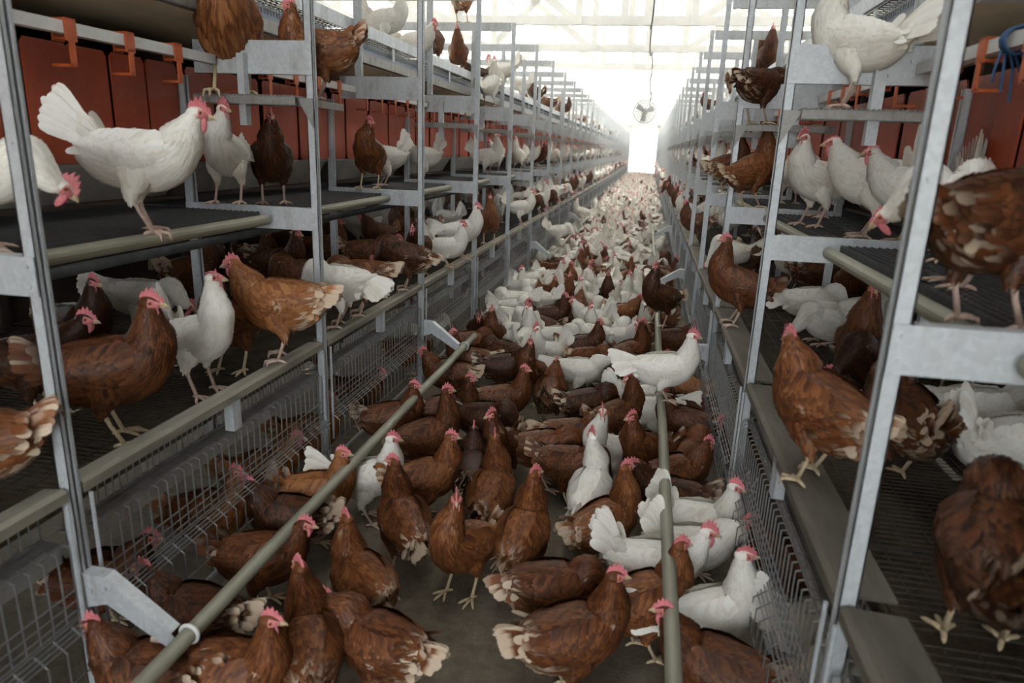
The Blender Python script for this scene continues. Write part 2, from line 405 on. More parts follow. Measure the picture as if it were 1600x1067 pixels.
def wires(m, s, us, y0, y1, z, d):
    for u in us: ub(m, s, u - d/2, u + d/2, y0, y1, z - d/2, z + d/2)
def grid_floor(m, s, u0, u1, y0, y1, z, du, dy, d, mat=0):
    for u in np.arange(u0, u1 + 1e-6, du): ub(m, s, u - d/2, u + d/2, y0, y1, z - d/2, z + d/2, mat)
    for y in np.arange(y0, y1 + 1e-6, dy): ub(m, s, u0, u1, y - d/2, y + d/2, z - d*1.5, z - d/2, mat)

# repeated bay pieces, each built once per side about the bay's near post (y 0 .. 1.2)
def perch_rail(s):
    P = []; wd = .058 if s < 0 else .105
    m = MB(); m.prism([(s * .000, .572), (s * .000, .594), (s * .012, .600), (s * wd, .594), (s * wd, .588), (s * .008, .588), (s * .008, .572)][::s], 'y', .022, 1.178); P.append(('board', m, 'rail_pale' if s < 0 else 'rail'))
    m = MB(); m.box(s * .0, s * .006, .585, .625, .483, .588); m.box(s * .0, s * .030, .585, .589, .483, .588); m.box(s * .0, s * .030, .621, .625, .483, .588); P.append(('support', m, 'galv'))
    return P
def mesh_front(s):
    P = []; d = .0028
    m = MB()
    for y in np.arange(.045, 1.17, .034):                           # upright wires with their tops bent inward
        m.bar((s * .004, y, .300), (s * .004, y, .468), d, d); m.bar((s * .004, y, .468), (s * .034, y, .476), d, d)
    for z in (.302, .318, .340, .366): ub(m, s, .002, .002 + d, .03, 1.17, z, z + d)
    for u in (.016, .030): ub(m, s, u, u + d, .03, 1.17, .472, .472 + d)
    P.append(('upper_mesh', m, 'wire'))
    m = MB()
    for y in np.arange(.03, 1.17, .048):
        m.bar((-s * .034, y, .190), (-s * .034, y, .272), d, d); m.bar((-s * .034, y, .272), (-s * .004, y, .296), d, d)
    for u, z in ((-.026, .279), (-.018, .285), (-.010, .291), (-.002, .297), (-.034, .192)): ub(m, s, u, u + d, .03, 1.17, z, z + d)
    P.append(('lower_mesh', m, 'wire'))
    m = MB()
    for y in np.arange(.04, 1.17, .024): m.bar((s * .075, y, .478), (s * .075, y, .548), .0026, .0026)
    ub(m, s, .0735, .0765, .03, 1.17, .548, .551); ub(m, s, .072, .078, .03, 1.17, .470, .476)
    P.append(('rear_mesh', m, 'wire'))
    for yy in (.032, 1.166):
        m = MB(); m.tube([(-s * .006, yy, .19), (-s * .006, yy, .568)], .0045, 6); P.append(('hinge_rod', m, 'galv'))
    m = MB(); ub(m, s, .040, .046, .02, 1.18, .418, .466); ub(m, s, .040, .085, .02, 1.18, .462, .466); P.append(('backing_strip', m, 'galv_dirty'))
    return P
def mid_perch(s):
    m = MB(); m.tube([(s * .19, .0, 1.043), (s * .19, 1.165, 1.043)], .019, 14); return [('tube', m, 'perch')]
def mid_floor(s):
    m = MB(); grid_floor(m, s, .225, .82, .03, 1.175, 1.068, .0215, .0265, .0030)
    ub(m, s, .222, .232, .03, 1.175, 1.045, 1.066); ub(m, s, .5, .51, .03, 1.175, 1.045, 1.064)
    return [('mesh', m, 'blackmesh')]
def low_floor(s):
    m = MB(); grid_floor(m, s, .11, 1.39, .022, 1.178, .550, .055, .021, .0020)
    for y in (.3, .9): ub(m, s, .11, 1.4, y - .008, y + .008, .536, .545)
    return [('mesh', m, 'floorwire')]
def curtain(s):
    P = []
    e = .012
    gaps = {2, 5}
    for k in range(7):
        y0 = .03 + k * .165; w = .156 if k not in gaps else .150
        if k == 3: y0 += .012
        lean = (-1) ** k * .003
        m = MB(); u = .505 + lean
        m.prism([(y0 + .012, 1.56), (y0 + w - .012, 1.56), (y0 + w, 1.545), (y0 + w, 1.245), (y0 + w - .012, 1.232), (y0 + .012, 1.232), (y0, 1.245), (y0, 1.545)][::-1], 'x', s * u, s * (u + .005))
        P.append(('strip', m, 'curtain'))
    return P
def hook_rail(s):
    P = []
    m = MB(); ub(m, s, .345, .377, .020, 1.165, 1.562, 1.592); P.append(('rail_tube', m, 'whitepipe'))
    for k in range(5):
        y = .10 + k * .215; m = MB()
        ub(m, s, .339, .344, y - .018, y + .018, 1.545, 1.600); ub(m, s, .339, .383, y - .018, y + .018, 1.593, 1.599); ub(m, s, .378, .383, y - .018, y + .018, 1.545, 1.598)
        ub(m, s, .339, .344, y - .009, y + .009, 1.485, 1.545); ub(m, s, .339, .400, y - .009, y + .009, 1.483, 1.490); ub(m, s, .339, .383, y - .015, y + .015, 1.548, 1.553)
        P.append(('hook', m, 'hook', (s * .36, y)))
    return P
def upper_edge(s):
    """rail along the upper tier, its short uprights and the wire above the trough"""
    P = []
    m = MB(); ub(m, s, .366, .372, .0, 1.2, 1.852, 1.912); ub(m, s, .366, .402, .0, 1.2, 1.908, 1.912); ub(m, s, .366, .380, .0, 1.2, 1.852, 1.856); P.append(('rail', m, 'galv'))
    m = MB(); ub(m, s, .374, .379, .585, .615, 1.78, 1.852); P.append(('upright', m, 'galv'))
    m = MB()
    for y in np.arange(.01, 1.2, .024): ub(m, s, .390, .393, y - .0015, y + .0015, 1.795, 1.835)
    for z in (1.815, 1.834): ub(m, s, .389, .392, 0, 1.2, z, z + .003)
    P.append(('wire', m, 'wire'))
    m = MB(); ub(m, s, .368, .374, 0, 1.2, 1.722, 1.770); ub(m, s, .368, .40, 0, 1.2, 1.722, 1.726); P.append(('lower_flange', m, 'galv_dirty'))
    return P
def upper_floor(s):
    m = MB(); grid_floor(m, s, .41, 1.39, .022, 1.178, 1.868, .03, .04, .0035); return [('mesh', m, 'floorwire')]
def nest(s):
    """metal housing of the nest behind the curtain: sloping front apron, ends and back"""
    P = []
    m = MB(); m.prism([(s * .52, 1.225), (s * .60, 1.105), (s * .605, 1.108), (s * .525, 1.230)][::-s], 'y', .02, 1.18); ub(m, s, .60, .63, .02, 1.18, 1.098, 1.108); ub(m, s, .520, .535, .02, 1.18, 1.221, 1.230); P.append(('apron', m, 'panel'))
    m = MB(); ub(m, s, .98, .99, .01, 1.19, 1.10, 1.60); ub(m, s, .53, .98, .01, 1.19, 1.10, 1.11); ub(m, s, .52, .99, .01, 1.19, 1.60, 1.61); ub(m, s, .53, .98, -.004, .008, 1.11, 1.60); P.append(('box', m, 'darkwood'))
    return P

def piece_set(fn):
    out = {}
    for s in (-1, 1):
        out[s] = [(p[0], p[1].mesh(fn.__name__ + '_' + p[0], M[p[2]])) for p in fn(s)]
    return out
PS = {f.__name__: piece_set(f) for f in (perch_rail, mesh_front, mid_perch, mid_floor, low_floor, curtain, hook_rail, upper_edge, upper_floor, nest)}
MERGED = {}
def merged(fn, s):
    """the same piece as one mesh, for bays too far off to show its parts"""
    k = (fn.__name__, s)
    if k not in MERGED:
        mb = MB(); mats = []
        for p in fn(s):
            if M[p[2]] not in mats: mats.append(M[p[2]])
            mb.merge(p[1], mats.index(M[p[2]]))
        MERGED[k] = mb.mesh(fn.__name__, mats)
    return MERGED[k]
def place(fn, s, k, name, label, cat, group, detail=10):
    loc = (X(s, 0), Y0[s] + BAY * k, 0)
    if k < detail and len(PS[fn.__name__][s]) > 1:
        r = empty(name, loc)
        for n, me in PS[fn.__name__][s]: link(n, me, r)
    elif k < detail: r = link(name, PS[fn.__name__][s][0][1], None, loc)
    else: r = link(name, merged(fn, s), None, loc)
    return tag(r, label, cat, group)
def which(k, s, what):
    side = SIDE[s]
    if k < 0: return 'nearest ' + what % ('cut by the photo edge, %s row' % side)
    if k < 12: return what % ('in %s bay, %s row' % (ORD[k], side))
    return 'distant ' + what % ('in far bays, %s row' % side)
FRAME_MERGED = {}
for s in (-1, 1):
    side = SIDE[s]
    for k in range(0, NB + 1):
        loc = (X(s, 0), Y0[s] + BAY * k, 0)
        lab = ('galvanised upright frame with cross plates, %s of the %s row' % (ORD[k], side)) if k < 14 else 'thin pale upright frame near the bright doorway, %s row' % side
        if k < 14:
            r = empty('aviary_frame', loc)
            for n, me in FP[s]:
                if n in ('step_perch', 'hanger') and (s, k) in ((-1, 0), (-1, 2), (1, 0)): continue
                link(n, me, r)
        else:
            if s not in FRAME_MERGED:
                mb = MB(); [mb.merge(m) for n, m in frame_parts(s)]; FRAME_MERGED[s] = mb.mesh('aviary_frame', M['galv'])
            r = link('aviary_frame', FRAME_MERGED[s], None, loc)
        tag(r, lab, 'frame', 'upright frames along the %s row' % side)
    for k in range(-1, NB):
        place(perch_rail, s, k, 'perch_rail', which(k, s, 'flat grey brown perch board %s'), 'perch', 'perch boards along the lower tier, %s row' % side)
        place(mesh_front, s, k, 'wire_front', which(k, s, 'galvanised bent wire front %s'), 'wire panel', 'wire fronts along the %s row' % side)
        place(mid_perch, s, k, 'perch_tube', which(k, s, 'greenish grey middle tier perch tube %s'), 'perch', 'perch tubes of the middle tier, %s row' % side)
        place(mid_floor, s, k, 'mesh_floor', which(k, s, 'black middle tier mesh floor %s'), 'mesh floor', 'middle tier floors, %s row' % side)
        place(low_floor, s, k, 'mesh_floor', which(k, s, 'fouled brown lower wire floor %s'), 'mesh floor', 'lower tier floors, %s row' % side)
        place(curtain, s, k, 'nest_curtain', which(k, s, 'rust red strip curtain %s'), 'curtain', 'red nest curtains, %s row' % side)
        place(hook_rail, s, k, 'hook_rail', which(k, s, 'white rail with orange hooks %s'), 'rail', 'white hook rails, %s row' % side)
        place(upper_edge, s, k, 'upper_tier_edge', which(k, s, 'grey upper tier edge rail %s'), 'rail', 'upper tier edge rails, %s row' % side)
        place(upper_floor, s, k, 'mesh_floor', which(k, s, 'upper tier wire floor %s'), 'mesh floor', 'upper tier floors, %s row' % side)
        place(nest, s, k, 'nest_box', which(k, s, 'dark nest housing with grey apron %s'), 'nest', 'nest housings, %s row' % side)
    ya, yb = Y0[s] - 1.2, Y0[s] + BAY * NB
    # long runs
    m = MB(); x0 = X(s, 0)
    m.prism([(s * .40, 1.775), (s * .40, 1.830), (s * .404, 1.830), (s * .404, 1.779), (s * .47, 1.772), (s * .476, 1.800), (s * .480, 1.80), (s * .474, 1.767)][::s], 'y', ya, yb)
    tag(m.build('feed_trough', M['trough'], None, False, (x0, 0, 0)), 'long blue grey feed trough under the upper tier edge, %s row' % side, 'trough')
    m = MB(); n = 14; us = np.linspace(.40, 1.35, n); zs = 1.722 - .075 * np.sin(np.linspace(0, math.pi, n))
    pl = [(s * a, z) for a, z in zip(us, zs)] + [(s * a, z - .004) for a, z in zip(us[::-1], zs[::-1])]
    m.prism(pl[::-s], 'y', ya, yb); r = m.build('manure_belt', M['belt'], None, False, (x0, 0, 0))
    tag(r, 'sagging beige belt under the upper tier, %s row' % side, 'belt')
    for k in range(-1, NB):
        mm = MB(); ys = Y0[s] + BAY * k + .62
        pts = [(s * a, 0, z - .012) for a, z in zip(us, zs)]
        for a, c in zip(pts[:-1], pts[1:]): mm.bar(a, c, .028, .006, up=(0, 0, 1))
        link('support_hoop', BELT_HOOP[s] if k > -1 else mm.mesh('belt_hoop', M['panel']), r, (0, ys, 0)) if k > -1 else globals().setdefault('BELT_HOOP', {}).__setitem__(s, mm.mesh('belt_hoop', M['panel']))
    m = MB(); m.box(s * .09, s * .484, ya, yb, .50, .515); m.box(s * .526, s * 1.39, ya, yb, .50, .515); tag(m.build('droppings_belt', M['droppings'], None, False, (x0, 0, 0)), 'brown belt caked with droppings under the lower wire floor, %s row' % side, 'belt')
    m = MB(); m.tube([(s * .40, ya, .955), (s * .40, yb, .955)], .016, 10)
    tag(m.build('feed_pipe', M['darkpipe'], None, True, (x0, 0, 0)), 'thin dark pipe running below the middle tier, %s row' % side, 'pipe')
    m = MB(); m.box(s * 1.43, s * 1.44, ya, yb, .44, 1.0); m.box(s * 1.43, s * 1.44, ya, yb, 1.14, 1.72)  # dark sheets added to stand for the shade behind the tiers
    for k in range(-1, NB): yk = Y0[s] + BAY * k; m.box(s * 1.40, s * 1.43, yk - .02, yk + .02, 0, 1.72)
    tag(m.build('shade_backing', M['darkwood'], None, False, (x0, 0, 0)), 'dark boarded rear side of the %s row behind the tiers' % side, 'partition')
    m = MB(); m.box(s * .038, s * .046, ya + .03, yb, .05, .062)
    tag(m.build('ground_rail', M['galv'], None, False, (x0, 0, 0)), 'low steel rail tying the %s row together near the floor' % side, 'rail')

# perch tubes low over the aisle, carried on bent brackets from the posts
def aisle_perch(s, xp, zp, ya, yb, ks, label):
    r = empty('aisle_perch', (xp, (ya + yb) / 2, zp)); c = (ya + yb) / 2
    n = 14; ys = np.linspace(ya, yb, n)
    m = MB(); m.tube([(.0015 * math.sin(3 * i), y - c, .001 * math.sin(2.1 * i)) for i, y in enumerate(ys)], .0185, 14); m.build('tube', M['perch'], r, True)
    for k in ks:
        y = Y0[s] + BAY * k - c; u0 = X(s, 0) - xp
        m = MB(); w = u0 - s * .055; e = s * .028
        out = [(u0, .395 - zp), (w, .395 - zp), (e, .012), (e * .2, -.022), (e, -.030), (w + s * .0, .330 - zp), (u0, .312 - zp)]
        if s < 0: out = out[::-1]
        m.prism(out, 'y', y - .020, y - .0165); 
        m.bar((u0, y - .003, .395 - zp), (w, y - .003, .395 - zp), .032, .004); m.bar((w, y - .003, .395 - zp), (e, y - .003, .012), .032, .004)
        m.tube([(u0 - s * .02, y - .020, .36 - zp), (u0 - s * .02, y - .025, .36 - zp)], .007, 8); m.tube([(w - s * .0, y - .020, .372 - zp), (w - s * .0, y - .025, .372 - zp)], .007, 8)
        m.build('bracket', M['galv'], r)
        m = MB(); a = np.linspace(0, 2 * math.pi, 17)
        m.tube([(.0215 * math.cos(t), y + .004, .0215 * math.sin(t)) for t in a], .0045, 6, cap=False); m.build('clamp_ring', M['whitepipe'], r, True)
    return tag(r, label, 'perch', 'perch tubes over the aisle')
aisle_perch(-1, -.905, .268, -.6, 3.78, (0, 2), 'long round perch tube over the aisle floor, near left')
aisle_perch(1, .140, .282, -.6, 5.2, (0, 2), 'long round perch tube over the aisle floor, near right')
aisle_perch(-1, -.905, .268, 6.9, 11.6, (5, 8), 'round perch tube over the crowd, second along the left row')
aisle_perch(1, .140, .282, 5.75, 10.6, (4, 7), 'round perch tube over the crowd, second along the right row')

# circulation fan under the ridge, cable loops, blue twine
FY = 21.2; FZ = 2.60
r = empty('ceiling_fan', (-.24, FY, FZ - .16)); tag(r, 'round wire guarded fan hanging under the roof ridge', 'fan')
m = MB()
for rad in (.31, .24, .17, .10):
    for yy in (-.09, .09):
        a = np.linspace(0, 2 * math.pi, 33); f = math.sqrt(max(0, 1 - (rad / .34) ** 2))
        m.tube([(rad * math.cos(t), yy * (.3 + .8 * f) if rad < .3 else yy * .35, rad * math.sin(t)) for t in a], .006 if rad < .3 else .012, 5, cap=False)
for k in range(16):
    t = k * math.pi / 8
    for yy in (-1, 1): m.tube([(.05 * math.cos(t), yy * .10, .05 * math.sin(t)), (.2 * math.cos(t), yy * .075, .2 * math.sin(t)), (.31 * math.cos(t), yy * .03, .31 * math.sin(t))], .004, 4)
m.build('guard', M['grey_plastic'], r)
m = MB()
for k in range(3):
    t = k * 2.094 + .4; d = V(math.cos(t), 0, math.sin(t)); q = V(-math.sin(t), 0, math.cos(t))
    vs = [d * a + q * b_ * w_ + V(0, b_ * .03 + e_, 0) for a, w_ in ((.05, .03), (.16, .07), (.27, .075)) for b_ in (-1, 1) for e_ in (-.003, .003)]
    fs = []
    for i in range(2):
        o_ = i * 4; fs += [(o_, o_+4, o_+6, o_+2), (o_+1, o_+3, o_+7, o_+5), (o_, o_+1, o_+5, o_+4), (o_+2, o_+6, o_+7, o_+3)]
    fs += [(0, 2, 3, 1), (8, 9, 11, 10)]
    bm = MB(); bm.add(vs, fs); bm.build('blade', M['grey_plastic'], r)
m = MB(); m.tube([(0, -.05, 0), (0, .16, 0)], .07, 12); m.build('motor', M['grey_plastic'], r)
m = MB()
for sx in (-.12, .12): m.tube([(sx, .05, .28), (sx, .05, 4.35 - FZ)], .008, 5)
m.build('hanging_rods', M['grey_plastic'], r)
m = MB(); pts = []
yy = 7.5
while yy < 22:
    for t in np.linspace(0, 1, 8)[:-1]: pts.append((-.10 + .02 * math.sin(yy + 4 * t), yy + 2.4 * t, 2.93 - .22 * math.sin(math.pi * t) ** 1.0 * (1 if int(yy) % 2 else .6)))
    yy += 2.4
m.tube(pts, .009, 5); tag(m.build('hanging_cable', M['cable'], None, True), 'dark cable looped from truss to truss under the ridge', 'cable')
m = MB(); bx, by, bz = X(1, .36), Y0[1] + .62, 1.577
for i in range(4):
    a = np.linspace(0, 2 * math.pi, 13) + i
    m.tube([(bx + .027 * math.cos(t), by + i * .007 + .002 * math.sin(3 * t), bz + .027 * math.sin(t)) for t in a], .0035, 5, cap=False)
for i in range(5): m.tube([(bx - .025 + .008 * i, by + .01, bz - .02), (bx - .035 + .018 * i, by + .0, bz - .06 - .01 * (i % 2)), (bx - .04 + .02 * i, by - .012, bz - .085 - .02 * (i % 3))], .003, 4)
tag(m.build('tied_twine', M['blue_rope'], None, True), 'frayed blue twine knotted round the near right hook rail', 'twine')

# dust hanging in the sunlit air of the barn
hm = bpy.data.materials.new('dusty air'); hm.use_nodes = True; hn = hm.node_tree; hn.nodes.remove(hn.nodes['Principled BSDF'])
vs_ = hn.nodes.new('ShaderNodeVolumeScatter'); vs_.inputs['Density'].default_value = .015; vs_.inputs['Anisotropy'].default_value = .35; vs_.inputs['Color'].default_value = (.97, .98, 1, 1)
hn.links.new(vs_.outputs[0], hn.nodes['Material Output'].inputs['Volume'])
b = MB(); b.box(RX - HALF + .02, RX + HALF - .02, 4.0, YEND - .05, .01, EAVE - .02)
o = b.build('dust_haze', hm); tag(o, 'pale dusty haze filling the far length of the barn', 'haze', None, 'stuff')

# ------------------------------------------------------------------ hens
def catmull(P, n):
    P = np.asarray(P, float); k = len(P)
    Q = np.vstack([2 * P[0] - P[1], P, 2 * P[-1] - P[-2]])
    t = np.linspace(0, k - 1 - 1e-6, n); i = t.astype(int); u = (t - i)[:, None]
    a, b, c, d = Q[i], Q[i + 1], Q[i + 2], Q[i + 3]
    return .5 * (2 * b + (c - a) * u + (2 * a - 5 * b + 4 * c - d) * u**2 + (3 * b - a - 3 * c + d) * u**3)
def rotx(v, a, piv):
    v = np.asarray(v, float) - piv; c, s = math.cos(a), math.sin(a)
    return np.stack([v[..., 0], v[..., 1] * c - v[..., 2] * s, v[..., 1] * s + v[..., 2] * c], -1) + piv

class Loft:
    """smooth closed tube of elliptic rings; a parametric surface that feathers can follow"""
    def __init__(s, C, rw, ru, rd, nr=46, nt=20, refx=None):
        D = catmull(np.column_stack([C, rw, ru, rd]), nr)
        s.C = D[:, :3]; s.rw = np.maximum(D[:, 3], .003); s.ru = np.maximum(D[:, 4], .003); s.rd = np.maximum(D[:, 5], .003)
        s.t = unit(np.gradient(s.C, axis=0))
        X = np.tile(V(1, 0, 0), (nr, 1)) if refx is None else np.tile(refx, (nr, 1))
        s.r = unit(X - (X * s.t).sum(1)[:, None] * s.t); s.u = np.cross(s.r, s.t)
        s.nr, s.nt = nr, nt
        s.L = np.concatenate([[0], np.cumsum(np.linalg.norm(np.diff(s.C, axis=0), axis=1))])
    def at(s, k, th, off=0.):
        """k in ring units (may run past 0 for overhang), th radians"""
        k = np.asarray(k, float); th = np.asarray(th, float)
        kk = np.clip(k, 0, s.nr - 1.001); i = kk.astype(int); w = (kk - i)
        g = lambda A: A[i] * (1 - w)[..., None] + A[i + 1] * w[..., None] if A.ndim == 2 else A[i] * (1 - w) + A[i + 1] * w
        c, r, u, t = g(s.C), g(s.r), g(s.u), g(s.t)
        sn, cs = np.sin(th), np.cos(th)
        rv = np.where(sn > 0, g(s.ru), g(s.rd)); rw = g(s.rw)
        n = unit(r * (cs / rw)[..., None] + u * (sn / rv)[..., None])
        p = c + r * (rw * cs)[..., None] + u * (rv * sn)[..., None]
        over = np.minimum(k, 0)[..., None] * (s.L[-1] / (s.nr - 1))
        sh = np.clip(1 + np.minimum(k, 0) * .22, .05, 1)[..., None]; p = c + (p - c) * sh; s.last_n = n
        return p + t * over + n * np.asarray(off)[..., None]
    def put(s, mb, mat=0, plume=None):
        k, th = np.meshgrid(np.arange(s.nr), np.arange(s.nt) * 2 * math.pi / s.nt, indexing='ij')
        vs = s.at(k, th, np.zeros(k.shape)).reshape(-1, 3); n = s.nt
        fs = [(i*n+j, i*n+(j+1) % n, (i+1)*n+(j+1) % n, (i+1)*n+j) for i in range(s.nr-1) for j in range(n)]
        fs += [tuple(range(n))[::-1], tuple(range((s.nr-1)*n, s.nr*n))]
        mb.add(vs, fs, mat, plume if plume is not None else np.tile(V(.45, .1, 0), (len(vs), 1)))
    def feathers(s, mb, k0, k1, gap, length, width, lift, rg, th0=0., th1=2 * math.pi, mat=0, pale=None, stations=4):
        """rows of feathers lying on the surface, pointing to ring 0"""
        step = s.L[-1] / (s.nr - 1); K = []; T = []; row = 0
        k = k1
        while k > k0:
            i = int(np.clip(k, 0, s.nr - 1)); rm = (s.rw[i] + (s.ru[i] + s.rd[i]) / 2) / 2
            n = max(5, int(rm * (th1 - th0) / (gap * .95)))
            th = th0 + (np.arange(n) + .5 * (row % 2) + rg.uniform(-.3, .3, n)) / n * (th1 - th0)
            K.append(k + rg.uniform(-.5, .5, n) * gap / step * .6); T.append(th); k -= gap / step; row += 1
        K = np.concatenate(K); T = np.concatenate(T); n = len(K)
        ln = length * rg.uniform(.8, 1.25, n); wd = width * rg.uniform(.8, 1.2, n); rnd = rg.random(n)
        skew = rg.normal(0, .12, n); lf = lift * rg.uniform(.3, 1.7, n)
        ts = np.linspace(0, 1, stations); prof = np.interp(ts, [0, .3, .7, .9, 1], [.45, .95, 1., .7, .12])
        P = []; N = []
        for a, pw in zip(ts, prof):
            kk = K - ln * a / step
            i = np.clip(kk, 0, s.nr - 1).astype(int)
            rm = np.maximum((s.rw[i] + (s.ru[i] + s.rd[i]) / 2) / 2, .012)
            for c in (-1, 0, 1):
                th = T + (c * wd * pw / 2 + skew * ln * a) / rm
                P.append(s.at(kk, th, .0008 + lf * a + (.0016 if c == 0 else 0) - .0008 * abs(c))); N.append(s.last_n)
        P = np.stack(P, 1); N = np.stack(N, 1)
        pl = np.zeros((n, stations * 3, 3)); pl[:, :, 0] = rnd[:, None]; pl[:, :, 1] = np.repeat(ts, 3)[None]
        pl[:, :, 2] = (pale(P) if pale else 0)
        m = stations * 3
        one = [(r*3+c, r*3+c+1, r*3+c+4, r*3+c+3) for r in range(stations-1) for c in (0, 1)]
        mb.add(P.reshape(-1, 3), [[q + j * m for q in f] for j in range(n) for f in one], mat, pl.reshape(-1, 3), N.reshape(-1, 3))

def blade(mb, root, d, wv, nrm, ln, wd, rg, pale=0., tip=0., mat=0, droop=0.):
    """one long tail or flight feather"""
    ts = np.array([0, .25, .55, .8, .94, 1.]); pr = np.array([.3, .8, 1., 1., .72, .25])
    vs = []; pl = []; r0 = rg.random()
    for a, p in zip(ts, pr):
        for c in (-1, 0, 1):
            vs.append(root + d * ln * a + wv * (c * wd * p / 2) + nrm * ((.0025 if c == 0 else 0) - droop * a * a))
            pl.append((r0, a, min(1, pale + tip * max(0, a - .45) / .55)))
    mb.add(vs, [(r*3+c, r*3+c+1, r*3+c+4, r*3+c+3) for r in range(5) for c in (0, 1)], mat, np.array(pl))

HEADS = {'up': ((.128, .352), (.12, 1), -3), 'tall': ((.112, .385), (.05, 1), 0), 'relax': ((.165, .312), (.5, .8), -8),
         'reach': ((.215, .270), (1, .45), -10), 'low': ((.205, .155), (.9, -.5), -45), 'peck': ((.205, .055), (.6, -.9), -62),
         'tuck': ((.10, .300), (.2, 1), -35)}
HEN_CACHE = {}
def hen_meshes(breed, head, turn, stance, pitch, tail, var, lod, flop=0):
    key = (breed, head, turn, stance, pitch, tail, var, lod, flop)
    if key in HEN_CACHE: return HEN_CACHE[key]
    rg = np.random.default_rng(sum(ord(c) * (i + 3) for i, c in enumerate(str(key[:7]))))
    white = breed == 'w'; hi = lod == 0
    slim = .93 if white else 1.06
    drop = {'stand': 0, 'perch': 0, 'walk': 0, 'sit': -.095, 'crouch': -.05}[stance]
    piv = V(0, -.01, .19); pa = math.radians(pitch)
    bz = lambda y, z: rotx(V(0, y, z), pa, piv) + V(0, 0, drop)
    # body from rump to breast: y, z, half width, radius up, radius down
    S = [(-.166, .238, .010, .012, .014), (-.150, .232, .038, .030, .048), (-.108, .220, .061, .048, .076), (-.060, .207, .073, .060, .087),
         (-.005, .198, .077, .067, .088), (.045, .198, .073, .067, .085), (.085, .209, .061, .060, .072), (.108, .226, .049, .050, .056)]
    C = [bz(a[0] * .90, a[1]) for a in S]; rw = [a[2] * slim for a in S]; ru = [a[3] * slim for a in S]; rd = [a[4] * slim * 1.03 for a in S]
    (hy, hz), (dy, dz), hp = HEADS[head]
    tr = math.radians(turn)
    H0 = rotx(V(0, hy * .92, hz), pa * (.45 if head not in ('peck', 'low') else .1), piv) + V(0, 0, drop if head != 'peck' else 0)
    H0 = H0 + V(math.sin(tr) * .030, -abs(math.sin(tr)) * .012, 0)
    if head == 'peck' and stance == 'sit': H0[2] += .05
    fwd = unit(V(math.sin(tr) * math.cos(math.radians(hp)), math.cos(tr) * math.cos(math.radians(hp)), math.sin(math.radians(hp))))
    hr = unit(np.cross(fwd, V(0, 0, 1))); hu = np.cross(hr, fwd)
    nd = unit(V(math.sin(tr) * .12, dy, dz)); P0 = C[-1]; t0 = unit(bz(.12, .25) - bz(.10, .218))
    P3 = H0 - nd * .006; dist = np.linalg.norm(P3 - P0)
    B1, B2 = P0 + t0 * dist * .38, P3 - nd * dist * .42
    for a in (.22, .42, .62, .82, 1.):
        p = (1-a)**3 * P0 + 3*a*(1-a)**2 * B1 + 3*a*a*(1-a) * B2 + a**3 * P3
        C.append(p); r = np.interp(a, [0, .22, .42, .62, .82, 1], [.055, .051, .044, .0355, .0272, .0192]) * (1. if white else 1.06)
        rw.append(r * .96); ru.append(r * 1.02); rd.append(r * 1.04)
    L = Loft(np.array(C), rw, ru, rd, 54 if hi else 22, 20 if hi else 10)
    nr = L.nr; kb = nr * 7 / 12.                                    # ring where the neck starts
    body = MB(); FE, SK, LG = 0, 1, 2
    L.put(body, FE)
    # skull
    sk = Loft(np.array([H0 + fwd * a for a in (-.026, -.018, -.006, .007, .019, .028)]), np.array([.006, .0152, .0190, .0182, .0128, .0072]),
              np.array([.006, .0152, .0188, .0178, .0118, .0066]), np.array([.006, .0152, .0200, .0182, .0122, .0066]), 16 if hi else 8, 14 if hi else 8, refx=hr)
    sk.put(body, FE)
    # bare red face: faces of the skull around the eye and at the front
    if hi or True:
        nf = (sk.nr - 1) * sk.nt; base = len(body.m) - nf - 2
        for i in range(sk.nr - 1):
            for j in range(sk.nt):
                a = 2 * math.pi * (j + .5) / sk.nt; f = i / (sk.nr - 2)
                if f > .52 and math.sin(a) < .72 and not (math.sin(a) < -.86 and f < .72): body.m[base + i * sk.nt + j] = SK
    under = lambda P: np.clip((bz(-.05, .20)[2] - P[..., 2]) * 9, 0, 1) * np.clip((-.02 - P[..., 1]) * 14, 0, 1)
    rumpf = lambda P: np.clip((-.085 - P[..., 1]) * 16, 0, 1) * .8
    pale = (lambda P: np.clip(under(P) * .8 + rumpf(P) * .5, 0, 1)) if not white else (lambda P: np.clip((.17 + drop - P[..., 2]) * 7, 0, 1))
    q = 1 if hi else 2.4
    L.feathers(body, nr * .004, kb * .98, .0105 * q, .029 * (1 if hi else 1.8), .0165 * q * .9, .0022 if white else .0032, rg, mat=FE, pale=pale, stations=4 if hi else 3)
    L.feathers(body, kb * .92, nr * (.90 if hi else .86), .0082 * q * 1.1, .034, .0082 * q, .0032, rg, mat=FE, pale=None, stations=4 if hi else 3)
    if hi: L.feathers(body, nr * .88, nr * .985, .0062, .016, .006, .0014, rg, mat=FE, stations=3)
    # legs
    foot = []
